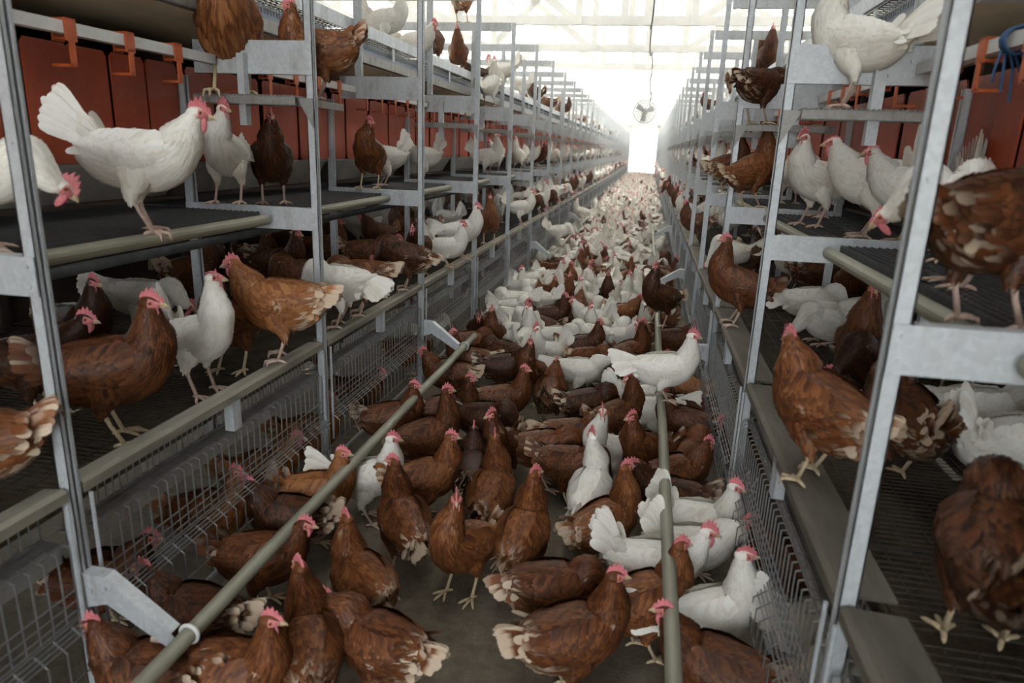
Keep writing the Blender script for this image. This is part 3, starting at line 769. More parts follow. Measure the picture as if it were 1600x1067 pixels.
    for sx in (-1, 1):
        hip = bz(-.005, .175) + V(sx * .044 * slim, 0, 0)
        if stance == 'sit':
            fx = V(sx * .045, .055, 0); hock = V(sx * .05, -.025, .022)
        else:
            st = {'walk': .05 * sx, 'perch': .018 * sx, 'stand': .012 * sx, 'crouch': .01 * sx}[stance]
            fx = V(sx * .047, .012 + st, 0); hock = V(sx * .047, -.026 + st * .55, .088 + drop * .45)
        if stance != 'sit':
            th = Loft(np.array([hock + V(0, .002, -.004), hock * .75 + hip * .25, hock * .4 + hip * .6 + V(0, .006, 0), hip]), np.array([.0085, .0175, .032, .040]) * slim,
                      np.array([.0085, .019, .036, .046]), np.array([.0085, .019, .036, .046]), 16 if hi else 6, 12 if hi else 7, refx=V(1, 0, 0))
            th.put(body, FE)
            if hi: th.feathers(body, 1.5, 14, .010, .024, .014, .003, rg, mat=FE, pale=pale)
        sh = [hock + V(0, .004, .01), hock * .6 + fx * .4 + V(0, 0, .008), fx + V(0, 0, .012)]
        body.tube(sh, [.0062, .0053, .0058], 8 if hi else 5, LG)
        f0 = fx + V(0, 0, .010)
        curl = stance == 'perch'
        for ang, ln in ((-36, .050), (0, .060), (36, .050), (172, .028)):
            a = math.radians(ang) + sx * -.12; d = V(-math.sin(a), math.cos(a), 0)
            p = [f0, f0 + d * ln * .4 + V(0, 0, -.001), f0 + d * ln * .8 + V(0, 0, -.005), f0 + d * ln + V(0, 0, -.0085)]
            if curl and ang != 172: p[2] = f0 + d * ln * .7 + V(0, 0, -.004); p[3] = f0 + d * ln * .82 + V(0, 0, -.022)
            body.tube(p, [.0055, .0050, .0044, .0014], 7 if hi else 4, LG)
    # wings: a shell on each flank that coverts and flight feathers lie on
    wings = []
    for sx in (-1, 1):
        w = MB()
        na, nb = (9, 7) if hi else (5, 4)
        bt = np.linspace(-1, 1, nb)
        def wp(a, b, off=0.):
            a = np.asarray(a, float); b = np.asarray(b, float)
            y = np.interp(a, [0, 1, 1.4], [.083, -.116, -.178]); zc = np.interp(a, [0, .4, 1, 1.4], [.222, .212, .226, .238])
            hh = np.interp(a, [0, .15, .45, .8, 1, 1.4], [.026, .044, .054, .040, .022, .012])
            x = np.interp(a, [0, .12, .4, .75, 1, 1.4], [.058, .075, .086, .074, .053, .034]) * slim
            z = zc + hh * b; x = x - .020 * b * b * np.interp(a, [0, 1], [1, .7]) - np.clip(b, 0, 1) * .022 * np.interp(a, [0, 1.], [.8, 1.]) + off
            P = np.stack([x * sx, y, z], -1); return rotx(P, pa, piv) + V(0, 0, drop)
        A, Bq = np.meshgrid(np.linspace(0, 1, na), bt, indexing='ij')
        w.add(wp(A, Bq, 0 * A).reshape(-1, 3), [(i*nb+j, i*nb+j+1, (i+1)*nb+j+1, (i+1)*nb+j) for i in range(na-1) for j in range(nb-1)])
        rows = []
        if hi:
            for b in np.linspace(-.95, .55, 11): rows.append((.60, b, .130 - .02 * abs(b), .0175, .009, .35))      # flight feathers
            for a in np.arange(.03, .74, .058): rows += [(a, b + rg.uniform(-.06, .06), .038, .0195, .010, 0) for b in np.linspace(-.98, .98, 12)]
        else:
            for b in np.linspace(-.9, .5, 4): rows.append((.55, b, .14, .036, .010, .35))
            for a in (.08, .3, .5): rows += [(a, b, .07, .045, .013, 0) for b in np.linspace(-.9, .9, 4)]
        ns = 4 if hi else 3
        for a0, b0, ln, wd, lf, pw in rows:
            r0 = rg.random(); vs = []; pl = []; da = ln / .235 * rg.uniform(.85, 1.12)
            for t in np.linspace(0, 1, ns):
                pr = np.interp(t, [0, .3, .7, 1], [.5, 1, 1, .18]); hh = float(np.interp(a0 + da * t, [0, .45, .8, 1, 1.4], [.03, .054, .04, .026, .018]))
                for c in (-1, 0, 1):
                    vs.append(wp(a0 + da * t, b0 * (1 - .25 * t) + c * wd * pr / 2 / hh + .1 * t * (1 if pw else 0), lf * (.25 + .6 * t) + (.0015 if c == 0 else 0)))
                    pl.append((r0 * (.75 if pw else 1), t, min(1, pw * rg.uniform(0, 1.6) * t)))
            w.add(vs, [(r*3+c, r*3+c+1, r*3+c+4, r*3+c+3) for r in range(ns-1) for c in (0, 1)], 0, np.array(pl), np.tile(unit(rotx(V(sx, -.08, .18 + .45 * b0), pa, V(0, 0, 0))), (len(vs), 1)))
        wings.append(w)
    # tail: two leaves of a tent
    tl = MB(); ta = math.radians(tail) + pa * .6
    tb = bz(-.117, .243); nf = 8 if hi else 4; tlen = (.155 if white else .112)
    for sx in (-1, 1):
        for j in range(nf):
            jj = j * 6. / (nf - 1)
            e = ta - math.radians((5.6 if white else 3.6) * jj) + math.radians(rg.uniform(-2, 2)); o = math.radians(2 + (3. if white else 2.4) * jj + rg.uniform(-1.5, 1.5)) * sx
            d = unit(V(math.sin(o), -math.cos(o) * math.cos(e), math.sin(e)))
            n = unit(V(sx * .9, -.2 * math.sin(e), .25 + .05 * jj)); n = unit(n - (n @ d) * d); wv = np.cross(d, n)
            blade(tl, tb + V(sx * (.004 + .0022 * jj), .012, -.003 * jj), d, wv, n, tlen * (1 - .035 * jj) * rg.uniform(.95, 1.05), (.033 if white else .025) * (1 if hi else 1.6), rg,
                  pale=.15 if not white else 0, tip=1.1 if not white else 0, droop=.010)
    if hi:
        for j in range(34):                                         # coverts at the tail root
            sx = rg.choice([-1, 1]); e = ta - math.radians(rg.uniform(-6, 62)); o = math.radians(rg.uniform(4, 34)) * sx
            d = unit(V(math.sin(o), -math.cos(o) * math.cos(e), math.sin(e))); n = unit(V(sx * .8, -.3, .5)); n = unit(n - (n @ d) * d)
            blade(tl, tb + V(sx * rg.uniform(.006, .03), .030, rg.uniform(-.035, .008)), d, np.cross(d, n), n, rg.uniform(.055, .085), .024, rg, pale=.5 if not white else 0, tip=.3 if not white else 0, droop=.012)
    # comb
    cb = MB(); ch = (.030 if white else .022) * (1 if hi else .8); nk = 5
    prof = []
    xs = np.linspace(-.022, .036, 21)
    for x in xs:
        ph = (x + .022) / .058
        base = ch * (.35 + .65 * math.sin(math.pi * min(1, ph * .95 + .05)) ** .8)
        spk = abs(((ph * nk) % 1) - .5) * 2
        prof.append((x, base * (1.18 - .55 * spk)))
    vs = []; lean = math.radians(flop)
    def cpt(x, h, side):
        """height h above the skull; leans over progressively"""
        z0 = float(np.interp(x, [-.026, -.006, .007, .028, .04], [.008, .017, .0165, .005, -.002]))
        ang = lean * min(1., h / .02); hh = h
        return H0 + fwd * x + hu * (z0 + hh * math.cos(ang)) + hr * (hh * math.sin(ang) + side * (.0032 * (1 - .6 * h / .045)))
    for x, h in prof:
        for fr in (-.15, .4, .8, 1.):
            vs += [cpt(x, h * fr, -1), cpt(x, h * fr, 1)]
    fs = []
    for i in range(len(prof) - 1):
        for r in range(3):
            a = i * 8 + r * 2; b_ = a + 8
            fs += [(a, b_, b_ + 2, a + 2), (a + 1, a + 3, b_ + 3, b_ + 1)]
        fs.append((i*8+6, i*8+14, i*8+15, i*8+7))
    fs += [(0, 2, 3, 1), (2, 4, 5, 3), (4, 6, 7, 5)]; e = (len(prof) - 1) * 8
    fs += [(e, e+1, e+3, e+2), (e+2, e+3, e+5, e+4), (e+4, e+5, e+7, e+6)]
    cb.add(vs, fs)
    # wattles, ear lobes, beak, eyes
    wts = []; lbs = []; R = np.stack([hr, fwd, hu], 1); wl = .021 if white else .017
    for sx in (-1, 1):
        wt = MB(); wts.append(wt); wt.ball(H0 + fwd * .017 + hr * sx * .0085 - hu * (.011 + wl * .62), 1., 10, 7, 0, (.0035, .0098, wl), R)
    for sx in (-1, 1): lb = MB(); lbs.append(lb); lb.ball(H0 - fwd * .004 + hr * sx * .0175 - hu * .008, 1., 8, 6, 0, (.0035, .006, .0085), R)
    bk = MB()
    bk.tube([H0 + fwd * .022 + hu * .001, H0 + fwd * .034 + hu * .0005, H0 + fwd * .043 - hu * .003, H0 + fwd * .047 - hu * .007], [.0072, .0056, .0032, .0008], 8)
    bk.tube([H0 + fwd * .022 - hu * .005, H0 + fwd * .032 - hu * .0055, H0 + fwd * .040 - hu * .007], [.005, .0038, .001], 8)
    ey = []
    for sx in (-1, 1):
        e = MB(); c = H0 + fwd * .0085 + hr * sx * .0158 + hu * .0045
        e.ball(c, .0047, 10, 8, 0); e.ball(c + hr * sx * .0024 + fwd * .0006, .0029, 8, 6, 1); ey.append(e)
    fm = M['white'] if white else M['brown']; lg = M['shank_pale'] if (white or var % 2) else M['shank']
    bm = [fm, M['skin'], lg]
    if hi:
        nm = 'hen'
        out = [('body', body.mesh('hen_body', bm, True, True)), ('wing', wings[0].mesh('hen_wing', fm, True, True)), ('wing', wings[1].mesh('hen_wing', fm, True, True)),
               ('tail', tl.mesh('hen_tail', fm, True, True)), ('comb', cb.mesh('hen_comb', M['comb'], True)), ('wattle', wts[0].mesh('hen_wattle', M['comb'], True)), ('wattle', wts[1].mesh('hen_wattle', M['comb'], True)),
               ('beak', bk.mesh('hen_beak', M['beak'], True)), ('eye', ey[0].mesh('hen_eye', [M['iris'], M['pupil']], True)), ('eye', ey[1].mesh('hen_eye', [M['iris'], M['pupil']], True))]
        if white: out += [('ear_lobe', b_.mesh('hen_ear_lobe', M['palelobe'], True)) for b_ in lbs]
    else:
        for w in wings: body.merge(w)
        body.merge(tl); body.merge(cb, 3); body.merge(wts[0], 3); body.merge(wts[1], 3); body.merge(bk, 4)
        out = body if lod == 2 else [('body', body.mesh('hen', bm + [M['comb'], M['beak']], True, True))]
    HEN_CACHE[key] = out
    return out

def make_hen(name, loc, yaw, breed, head='up', turn=0, stance='stand', pitch=8, tail=None, var=0, lod=0, flop=None, shade=.5, palef=.6, scale=1.):
    """yaw: 0 looks down the aisle (away from the camera), 90 looks right, clockwise"""
    white = breed == 'w'
    if tail is None: tail = 58 if white else 30
    if flop is None: flop = 0
    rz = -math.radians(yaw)
    col = (shade, palef, 0, 1)
    ms = hen_meshes(breed, head, turn, stance, pitch, tail, var, lod, flop)
    if lod == 0:
        r = empty(name, loc, rz); r.scale = (scale,) * 3
        for n, me in ms:
            o = bpy.data.objects.new(n, me); COL.objects.link(o); o.parent = r; o.color = col
    else:
        r = link(name, ms[0][1], None, loc); r.rotation_euler = (0, 0, rz); r.scale = (scale,) * 3; r.color = col
    return r

# hens placed one by one: x, y, z, heading, breed, where, label, pose
HEROES = [
 (-1.328, 1.694, 1.062, 72, 'w', 'LT', 'big white hen with fanned tail standing on the near left perch tube', {'turn': -12, 'pitch': 0, 'head': 'relax', 'tail': 60, 'stance': 'perch', 'flop': 25, 'scale': 1.012}),
 (-1.378, 1.245, 1.071, 62, 'w', 'LM', 'white hen cut by the nearest left post, head down to the mesh', {'head': 'low', 'pitch': -6, 'scale': 0.88}),
 (-1.493, 2.349, 1.089, 165, 'w', 'LP1', 'scruffy white hen with bent neck behind the raised comb of the tube hen', {'turn': -62, 'head': 'up', 'pitch': 18, 'tail': 20, 'shade': 1.0, 'palef': 1, 'scale': 0.88}),
 (-1.472, 2.628, 1.071, 150, 'b', 'LM', 'dark brown hen standing left of the second left post, facing out', {'turn': -10, 'pitch': 26, 'head': 'up', 'shade': 0.25, 'scale': 0.88}),
 (-1.433, 3.549, 1.089, 178, 'b', 'LP2', 'brown hen on the cross plate of the third left post, breast outward', {'turn': -65, 'pitch': 30, 'head': 'up', 'shade': 0.5, 'stance': 'perch', 'scale': 0.88}),
 (-1.578, 4.143, 1.071, 245, 'w', 'LM', 'white hen with head hidden behind the plate standing brown hen', {'turn': 0, 'tail': 75, 'pitch': 8, 'head': 'up', 'flop': 40, 'scale': 0.88}),
 (-1.578, 4.893, 1.071, 250, 'w', 'LM', 'white hen with upright tail split by the third left post', {'tail': 80, 'pitch': 6, 'head': 'low', 'scale': 0.88}),
 (-1.448, 2.349, 1.467, 158, 'b', 'LS1', 'plump brown hen on the near left step perch, head out of frame', {'pitch': 42, 'turn': -30, 'head': 'tall', 'shade': 0.72, 'palef': 0.3, 'stance': 'perch', 'scale': 1.144}),
 (-1.199, 2.523, 1.463, 258, 'b', 'LS1b', 'brown hen behind the second left post with red face looking left', {'pitch': 2, 'turn': -20, 'head': 'up', 'shade': 0.62, 'palef': 0.5, 'tail': 45, 'scale': 0.88}),
 (-1.657, 4.423, 1.872, 80, 'w', 'LU', 'white hen on the upper left tier right of the second post, red comb', {'head': 'up', 'pitch': 10, 'flop': 20, 'scale': 0.88}),
 (-1.568, 4.725, 1.872, 100, 'w', 'LU', 'white hen crouching on the upper left tier beside the third post', {'head': 'relax', 'stance': 'sit', 'tail': 30, 'scale': 0.88}),
 (-1.588, 5.86, 1.872, 170, 'b', 'LU', 'mottled brown hen sitting on the upper left rail with pale red head', {'head': 'tall', 'turn': 10, 'pitch': 16, 'shade': 0.55, 'palef': 0.9, 'scale': 0.88}),
 (-1.493, 7.161, 1.872, 280, 'w', 'LU', 'large white hen on the upper left tier behind the mottled sitter', {'head': 'relax', 'pitch': 0, 'scale': 0.924}),
 (-1.643, 6.659, 1.872, 250, 'b', 'LU', 'dark brown hen peering over the upper left rail', {'shade': 0.2, 'head': 'relax', 'stance': 'sit', 'scale': 0.88}),
 (-1.584, 5.949, 2.286, 8, 'b', 'LB4', 'rusty hen seen from behind on a top beam above the left row', {'pitch': 20, 'shade': 0.7, 'palef': 0.9, 'tail': 20, 'scale': 0.88}),
 (-1.335, 5.949, 1.643, 20, 'w', 'LP4u', 'white hen perched on the upper cross plate of the fifth left post', {'pitch': 30, 'head': 'tall', 'tail': 15, 'scale': 0.88}),
 (-1.568, 9.675, 1.872, 296, 'b', 'LU', 'upright brown hen on the upper left rail near the seventh post', {'pitch': 25, 'head': 'tall', 'shade': 0.35, 'scale': 0.88}),
 (-1.568, 8.54, 1.872, 250, 'w', 'LU', 'white hen with red face behind the sixth left post, upper tier', {'head': 'up', 'scale': 0.88}),
 (-1.568, 13.099, 1.872, 60, 'b', 'LU', 'brown necked hen on the distant upper left rail', {'shade': 0.4, 'head': 'tall', 'scale': 0.88}),
 (-2.12, 19.454, 1.872, 290, 'w', 'LU', 'white hen lying along the distant upper left rail with brown hens behind it', {'head': 'relax', 'scale': 0.88}),
 (-1.288, 1.455, 0.553, 64, 'b', 'LTi', 'large brown hen standing just behind the nearest left perch board', {'turn': 12, 'pitch': 8, 'head': 'up', 'tail': 24, 'shade': 0.42, 'palef': 0.35, 'scale': 1.012}),
 (-1.297, 1.828, 0.553, 105, 'w', 'LTi', 'white hen with large drooping comb beside the large brown hen', {'turn': -30, 'pitch': 16, 'head': 'tall', 'flop': 70, 'scale': 0.924}),
 (-1.854, 2.297, 0.553, 70, 'w', 'LTi', 'white hen with lowered head behind the large brown hen on lower left tier', {'head': 'low', 'tail': 25, 'pitch': -4, 'scale': 0.88}),
 (-1.17, 2.09, 0.6, 266, 'b', 'LR', 'mottled ginger hen with white tail on the perch board left of second post', {'turn': -10, 'pitch': 2, 'head': 'relax', 'tail': 10, 'shade': 0.8, 'palef': 1.0, 'scale': 1.012, 'stance': 'perch'}),
 (-1.336, 2.054, 0.553, 185, 'b', 'LTi', 'brown hen close behind the mottled ginger hen, comb beside hers', {'turn': -35, 'pitch': 24, 'head': 'up', 'shade': 0.42, 'scale': 0.88}),
 (-1.17, 2.563, 0.6, 276, 'w', 'LR', 'fluffy white rump of a hen on the perch board right of second post', {'head': 'low', 'pitch': 2, 'tail': -10, 'stance': 'perch', 'scale': 0.924}),
 (-1.17, 2.776, 0.6, 265, 'b', 'LR', 'brown hen with pale pointed tail beyond the fluffy white rump', {'head': 'low', 'pitch': 0, 'tail': 16, 'shade': 0.5, 'palef': 1.0, 'stance': 'perch', 'scale': 0.88}),
 (-1.523, 3.726, 0.553, 66, 'b', 'LTi', 'brown hen with pale pink comb facing right behind the fluffy white rump', {'head': 'reach', 'pitch': 4, 'shade': 0.5, 'turn': 20, 'scale': 0.88}),
 (-1.17, 3.364, 0.6, 270, 'b', 'LR', 'dark winged brown hen on the perch board in front of third post', {'head': 'low', 'pitch': 12, 'tail': -8, 'shade': 0.3, 'palef': 0.9, 'stance': 'perch', 'scale': 0.88}),
 (-1.17, 4.119, 0.6, 84, 'w', 'LR', 'white hen with bright comb looking right beside the third left post', {'head': 'up', 'pitch': 6, 'flop': 15, 'scale': 0.836, 'stance': 'crouch'}),
 (-1.822, 3.783, 0.553, 70, 'b', 'LTi', 'brown hen facing right just behind the second left post', {'head': 'up', 'turn': 10, 'shade': 0.5, 'scale': 0.88}),
 (-2.175, 3.182, 0.553, 170, 'b', 'LTi', 'small brown hen deep in the lower left tier beneath the perch tube', {'head': 'up', 'turn': 40, 'shade': 0.35, 'scale': 0.88}),
 (-1.949, 3.282, 0.553, 110, 'b', 'LTi', 'brown hen under the tube end with head turned right', {'head': 'up', 'turn': 20, 'shade': 0.4, 'scale': 0.88}),
 (-1.791, 3.216, 0.553, 85, 'b', 'LTi', 'brown hen with red comb directly left of the second post, lower tier', {'head': 'up', 'shade': 0.35, 'scale': 0.88}),
 (-1.514, 2.937, 0.553, 250, 'b', 'LTi', 'streaked brown hen with low back left of the second post', {'head': 'peck', 'shade': 0.45, 'palef': 1.0, 'scale': 0.88}),
 (-2.103, 4.968, 0.553, 285, 'w', 'LTi', 'dirty white hen with raised neck beneath the second perch tube', {'head': 'tall', 'shade': 1.0, 'tail': 15, 'scale': 0.88}),
 (-1.771, 5.057, 0.553, 285, 'b', 'LTi', 'brown hen facing left under the third cross plate', {'head': 'up', 'shade': 0.5, 'scale': 0.88}),
 (-1.17, 4.482, 0.6, 86, 'w', 'LR', 'sleek white hen on the perch board left of the fourth post', {'head': 'up', 'pitch': 12, 'tail': 12, 'flop': 10, 'stance': 'perch', 'scale': 0.924}),
 (-1.17, 5.306, 0.6, 165, 'b', 'LR', 'tall ginger hen on the perch board right of the fourth left post', {'head': 'tall', 'pitch': 24, 'turn': 5, 'shade': 0.68, 'stance': 'perch', 'scale': 0.88}),
 (-1.659, 5.78, 0.553, 290, 'w', 'LTi', 'white hen with face turned left behind the sleek white hen', {'head': 'tall', 'pitch': 10, 'scale': 0.88}),
 (-1.617, 5.143, 0.553, 200, 'b', 'LTi', 'brown hen between the third post and the sleek white hen', {'head': 'up', 'shade': 0.4, 'scale': 0.88}),
 (-1.331, 4.064, 0.553, 180, 'b', 'LTi', 'brown hen low beside the third left post under the white hens', {'head': 'relax', 'shade': 0.35, 'scale': 0.88}),
 (-1.288, 1.047, 0.553, 245, 'b', 'LTi', 'ginger brown hen cut by the left photo edge behind the nearest post', {'head': 'relax', 'shade': 0.55, 'scale': 0.88}),
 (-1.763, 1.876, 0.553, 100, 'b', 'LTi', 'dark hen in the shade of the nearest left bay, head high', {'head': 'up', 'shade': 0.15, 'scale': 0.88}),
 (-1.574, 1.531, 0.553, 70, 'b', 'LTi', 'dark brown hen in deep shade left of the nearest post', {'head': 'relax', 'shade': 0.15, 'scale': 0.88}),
 (-1.17, 6.723, 0.6, 86, 'w', 'LR', 'white hen with wide red comb on the perch board past the fifth left post', {'head': 'up', 'pitch': 8, 'stance': 'perch', 'flop': 0, 'scale': 0.88}),
 (-1.17, 7.931, 0.6, 82, 'w', 'LR', 'white hen stretching her neck up past the sixth left post', {'head': 'tall', 'pitch': 28, 'stance': 'perch', 'scale': 0.88}),
 (-1.288, 9.447, 0.553, 100, 'b', 'LTi', 'golden brown hen behind the neck stretching white hen', {'head': 'relax', 'shade': 0.75, 'scale': 0.88}),
 (-1.525, 7.07, 1.071, 190, 'w', 'LM', 'white hen seen from the front on a middle plate before red curtain', {'pitch': 26, 'turn': 50, 'head': 'relax', 'scale': 0.88}),
 (-1.378, 6.095, 1.071, 90, 'w', 'LM', 'white hen with stretched neck against the red curtain, fourth left bay', {'head': 'tall', 'scale': 0.88}),
 (-1.391, 8.384, 1.071, 90, 'w', 'LM', 'white hen with bright red wattles on the middle tier, fifth left post', {'head': 'relax', 'flop': 30, 'scale': 0.88}),
 (-1.414, 7.755, 1.071, 200, 'w', 'LM', 'white hen with raised neck just left of the wattled white hen', {'head': 'tall', 'pitch': 25, 'scale': 0.88}),
 (-1.378, 10.067, 1.071, 100, 'w', 'LM', 'white hen bending her head between the sixth and seventh left posts', {'head': 'low', 'scale': 0.88}),
 (-1.378, 9.005, 1.071, 120, 'b', 'LM', 'brown hen at the red curtain between far left posts', {'shade': 0.4, 'scale': 0.88}),
 (0.559, 2.322, 1.467, 306, 'w', 'RS1', 'big white hen on the right step perch, seen from below behind', {'pitch': 14, 'turn': 0, 'head': 'tall', 'tail': 32, 'stance': 'perch', 'scale': 0.924}),
 (0.63, 2.864, 1.071, 246, 'w', 'RM', 'white hen with alert head standing below the right step perch', {'turn': -10, 'pitch': 16, 'head': 'up', 'tail': 20, 'scale': 0.88}),
 (0.738, 2.538, 1.071, 296, 'w', 'RM', 'white hen with pink comb flopped forward in front of the right curtain', {'turn': -8, 'pitch': 2, 'head': 'relax', 'tail': 84, 'flop': 75, 'scale': 0.968}),
 (0.779, 3.345, 1.071, 275, 'w', 'RM', 'bare necked white hen half hidden by the right step perch', {'head': 'relax', 'shade': 1.0, 'tail': 40, 'u': 0.4, 'scale': 0.88}),
 (0.819, 2.419, 1.071, 294, 'w', 'RM', 'white hen against the right red curtain with purple comb, left of nearest post', {'head': 'relax', 'flop': 60, 'pitch': 2, 'u': 0.44, 'tail': 15, 'scale': 0.88}),
 (0.799, 4.266, 1.071, 185, 'w', 'RM', 'thin white hen glimpsed right of the second right post', {'pitch': 12, 'u': 0.42, 'scale': 0.792}),
 (0.485, 3.522, 1.089, 62, 'b', 'RP2', 'ginger hen standing on the cross plate of the third right post', {'pitch': 26, 'head': 'tall', 'tail': 0, 'shade': 0.62, 'palef': 0.5, 'stance': 'perch', 'scale': 0.88}),
 (0.499, 4.722, 1.089, 70, 'b', 'RP3', 'brown hen with pale drooping tail behind the plate standing ginger hen', {'pitch': 16, 'head': 'tall', 'tail': -4, 'shade': 0.45, 'palef': 1.0, 'scale': 0.88}),
 (0.619, 5.927, 1.071, 300, 'w', 'RM', 'white hen with high neck behind the drooping tailed brown hen', {'head': 'tall', 'pitch': 20, 'scale': 0.88}),
 (0.569, 1.257, 1.062, 62, 'b', 'RTb', 'big dark brown hen gripping the nearest right perch tube', {'pitch': 10, 'head': 'relax', 'turn': 20, 'tail': 10, 'shade': 0.3, 'palef': 0.35, 'stance': 'perch', 'scale': 0.924}),
 (0.673, 1.615, 1.071, 284, 'w', 'RM', 'white hen behind the nearest right post showing only pink comb', {'head': 'low', 'flop': 80, 'pitch': 0, 'tail': 30, 'scale': 0.88}),
 (0.819, 2.017, 1.071, 200, 'w', 'RM', 'white hen with narrow upright tail behind the big dark hen', {'head': 'low', 'tail': 85, 'scale': 0.88}),
 (0.809, 5.797, 1.872, 185, 'b', 'RU', 'brown hen with red head high on the upper right tier', {'pitch': 20, 'head': 'tall', 'shade': 0.35, 'scale': 0.88}),
 (0.809, 6.132, 1.872, 200, 'b', 'RU', 'small brown hen on the upper right rail below another', {'pitch': 10, 'head': 'tall', 'shade': 0.45, 'scale': 0.88}),
 (0.809, 7.887, 1.872, 40, 'b', 'RU', 'brown hen with pale raised tail between right posts, upper tier', {'tail': 50, 'palef': 1.0, 'shade': 0.5, 'head': 'low', 'scale': 0.88}),
 (0.472, 3.522, 1.467, 50, 'b', 'RPu2', 'dark brown hen standing on the second right step perch', {'pitch': 0, 'tail': 5, 'shade': 0.25, 'head': 'low', 'scale': 0.88}),
 (0.809, 11.218, 1.872, 270, 'b', 'RU', 'brown hen on the upper right tier left of the pale raised tail', {'head': 'up', 'shade': 0.4, 'scale': 0.88}),
 (0.429, 3.129, 0.6, 288, 'b', 'RR', 'brown hen with bright comb on the right perch board facing the aisle', {'turn': -5, 'pitch': 16, 'head': 'tall', 'tail': 18, 'shade': 0.48, 'palef': 0.2, 'stance': 'perch', 'scale': 0.924}),
 (0.429, 1.59, 0.6, 326, 'b', 'RR', 'mottled brown hen seen from behind on the nearest right perch board', {'turn': 15, 'pitch': 16, 'head': 'relax', 'tail': 8, 'shade': 0.55, 'palef': 0.8, 'stance': 'perch', 'scale': 0.924}),
 (0.749, 2.41, 0.553, 205, 'b', 'RTi', 'tall brown hen facing out from the lower right tier floor', {'turn': -20, 'pitch': 30, 'head': 'tall', 'tail': 10, 'shade': 0.45, 'palef': 0.2, 'scale': 0.924}),
 (0.666, 1.753, 0.553, 345, 'b', 'RTi', 'brown hen seen from behind just right of the nearest right post', {'pitch': 22, 'head': 'low', 'tail': 50, 'shade': 0.35, 'palef': 0.7, 'scale': 0.88}),
 (0.93, 1.974, 0.553, 86, 'w', 'RTi', 'white hen resting on the lower right tier under the big dark hen', {'head': 'low', 'tail': 10, 'stance': 'crouch', 'pitch': 2, 'scale': 0.88}),
 (0.903, 1.746, 0.553, 70, 'w', 'RTi', 'second white hen at the right photo edge, tail to the aisle', {'head': 'low', 'tail': 60, 'stance': 'crouch', 'scale': 0.88}),
 (0.598, 1.117, 0.553, 15, 'b', 'RTi', 'very close dark brown hen at the lower right corner of the photo', {'pitch': 20, 'head': 'low', 'tail': 40, 'shade': 0.3, 'palef': 0.3, 'scale': 0.924}),
 (0.973, 3.199, 0.553, 75, 'w', 'RTi', 'white hen lying beneath the right perch tube, body only', {'head': 'low', 'stance': 'crouch', 'tail': 5, 'scale': 0.88}),
 (0.798, 3.384, 0.553, 95, 'w', 'RTi', 'white hen stretched behind the second right post on lower tier', {'head': 'low', 'stance': 'crouch', 'tail': 5, 'scale': 0.88}),
 (0.944, 4.001, 0.553, 70, 'b', 'RTi', 'brown hen under the second right cross plate', {'head': 'peck', 'shade': 0.4, 'scale': 0.88}),
 (1.059, 3.749, 0.553, 200, 'b', 'RTi', 'brown hen with pale head under the right perch tube', {'head': 'relax', 'shade': 0.45, 'palef': 1.0, 'scale': 0.88}),
 (0.828, 3.11, 0.553, 260, 'w', 'RTi', 'white tailed hen lying behind the tall brown hen', {'head': 'low', 'stance': 'sit', 'tail': 10, 'scale': 0.88}),
 (0.763, 2.241, 0.553, 250, 'b', 'RTi', 'very dark brown hen right of the tall brown hen', {'head': 'low', 'shade': 0.15, 'scale': 0.88}),
 (0.585, 4.709, 0.553, 300, 'w', 'RTi', 'white hen with ruffled back between the second and third right posts', {'head': 'peck', 'tail': 30, 'scale': 0.88}),
 (0.429, 6.14, 0.6, 282, 'b', 'RR', 'brown hen with comb facing left on the right board at the fourth post', {'head': 'up', 'pitch': 12, 'shade': 0.42, 'stance': 'perch', 'scale': 0.88}),
 (0.429, 7.58, 0.6, 250, 'w', 'RR', 'white hen with tail spread over the aisle near the fifth right post', {'head': 'up', 'tail': 20, 'pitch': 16, 'stance': 'perch', 'scale': 0.88}),
 (0.779, 8.047, 0.553, 185, 'w', 'RTi', 'white hen facing the aisle with deep red comb, third right post', {'head': 'up', 'turn': 0, 'flop': 60, 'scale': 0.88}),
 (0.749, 4.666, 0.553, 130, 'b', 'RTi', 'brown hen peering out beside the second right post', {'head': 'tall', 'shade': 0.3, 'scale': 0.88}),
 (0.429, 8.992, 0.6, 200, 'w', 'RR', 'white hen with upright comb on the far right perch board', {'head': 'tall', 'pitch': 20, 'stance': 'perch', 'scale': 0.88}),
 (0.14, 2.914, 0.3, 84, 'w', 'KR', 'clean white hen balancing on the near right perch tube over the aisle', {'turn': 4, 'pitch': 6, 'head': 'up', 'tail': 10, 'flop': 10, 'stance': 'crouch', 'scale': 0.924}),
 (0.14, 4.267, 0.3, 232, 'b', 'KR', 'dark brown hen on the far end of the near right perch tube', {'turn': -20, 'pitch': 18, 'head': 'tall', 'tail': 2, 'shade': 0.22, 'palef': 0.9, 'stance': 'perch', 'scale': 0.924}),
 (-0.905, 7.68, 0.287, 84, 'w', 'KL', 'white hen with raised tail perched over the crowd at the left', {'tail': 55, 'head': 'low', 'stance': 'perch', 'scale': 0.88}),
 (-0.905, 10.3, 0.287, 270, 'w', 'KL', 'white hen facing left perched beside the raised tail, left of aisle', {'head': 'tall', 'tail': 10, 'stance': 'perch', 'pitch': 14, 'scale': 0.88}),
 (-0.989, 1.594, 0, 82, 'b', 'F', 'grey brown hen behind the left aisle tube with head beneath it', {'head': 'relax', 'shade': 0.45, 'palef': 0.4, 'scale': 0.88}),
 (-0.668, 1.556, 0, 312, 'b', 'F', 'ginger hen with fluffy pale rump heading away left of the aisle centre', {'head': 'up', 'pitch': 2, 'tail': -25, 'shade': 0.6, 'palef': 1.0, 'scale': 0.88}),
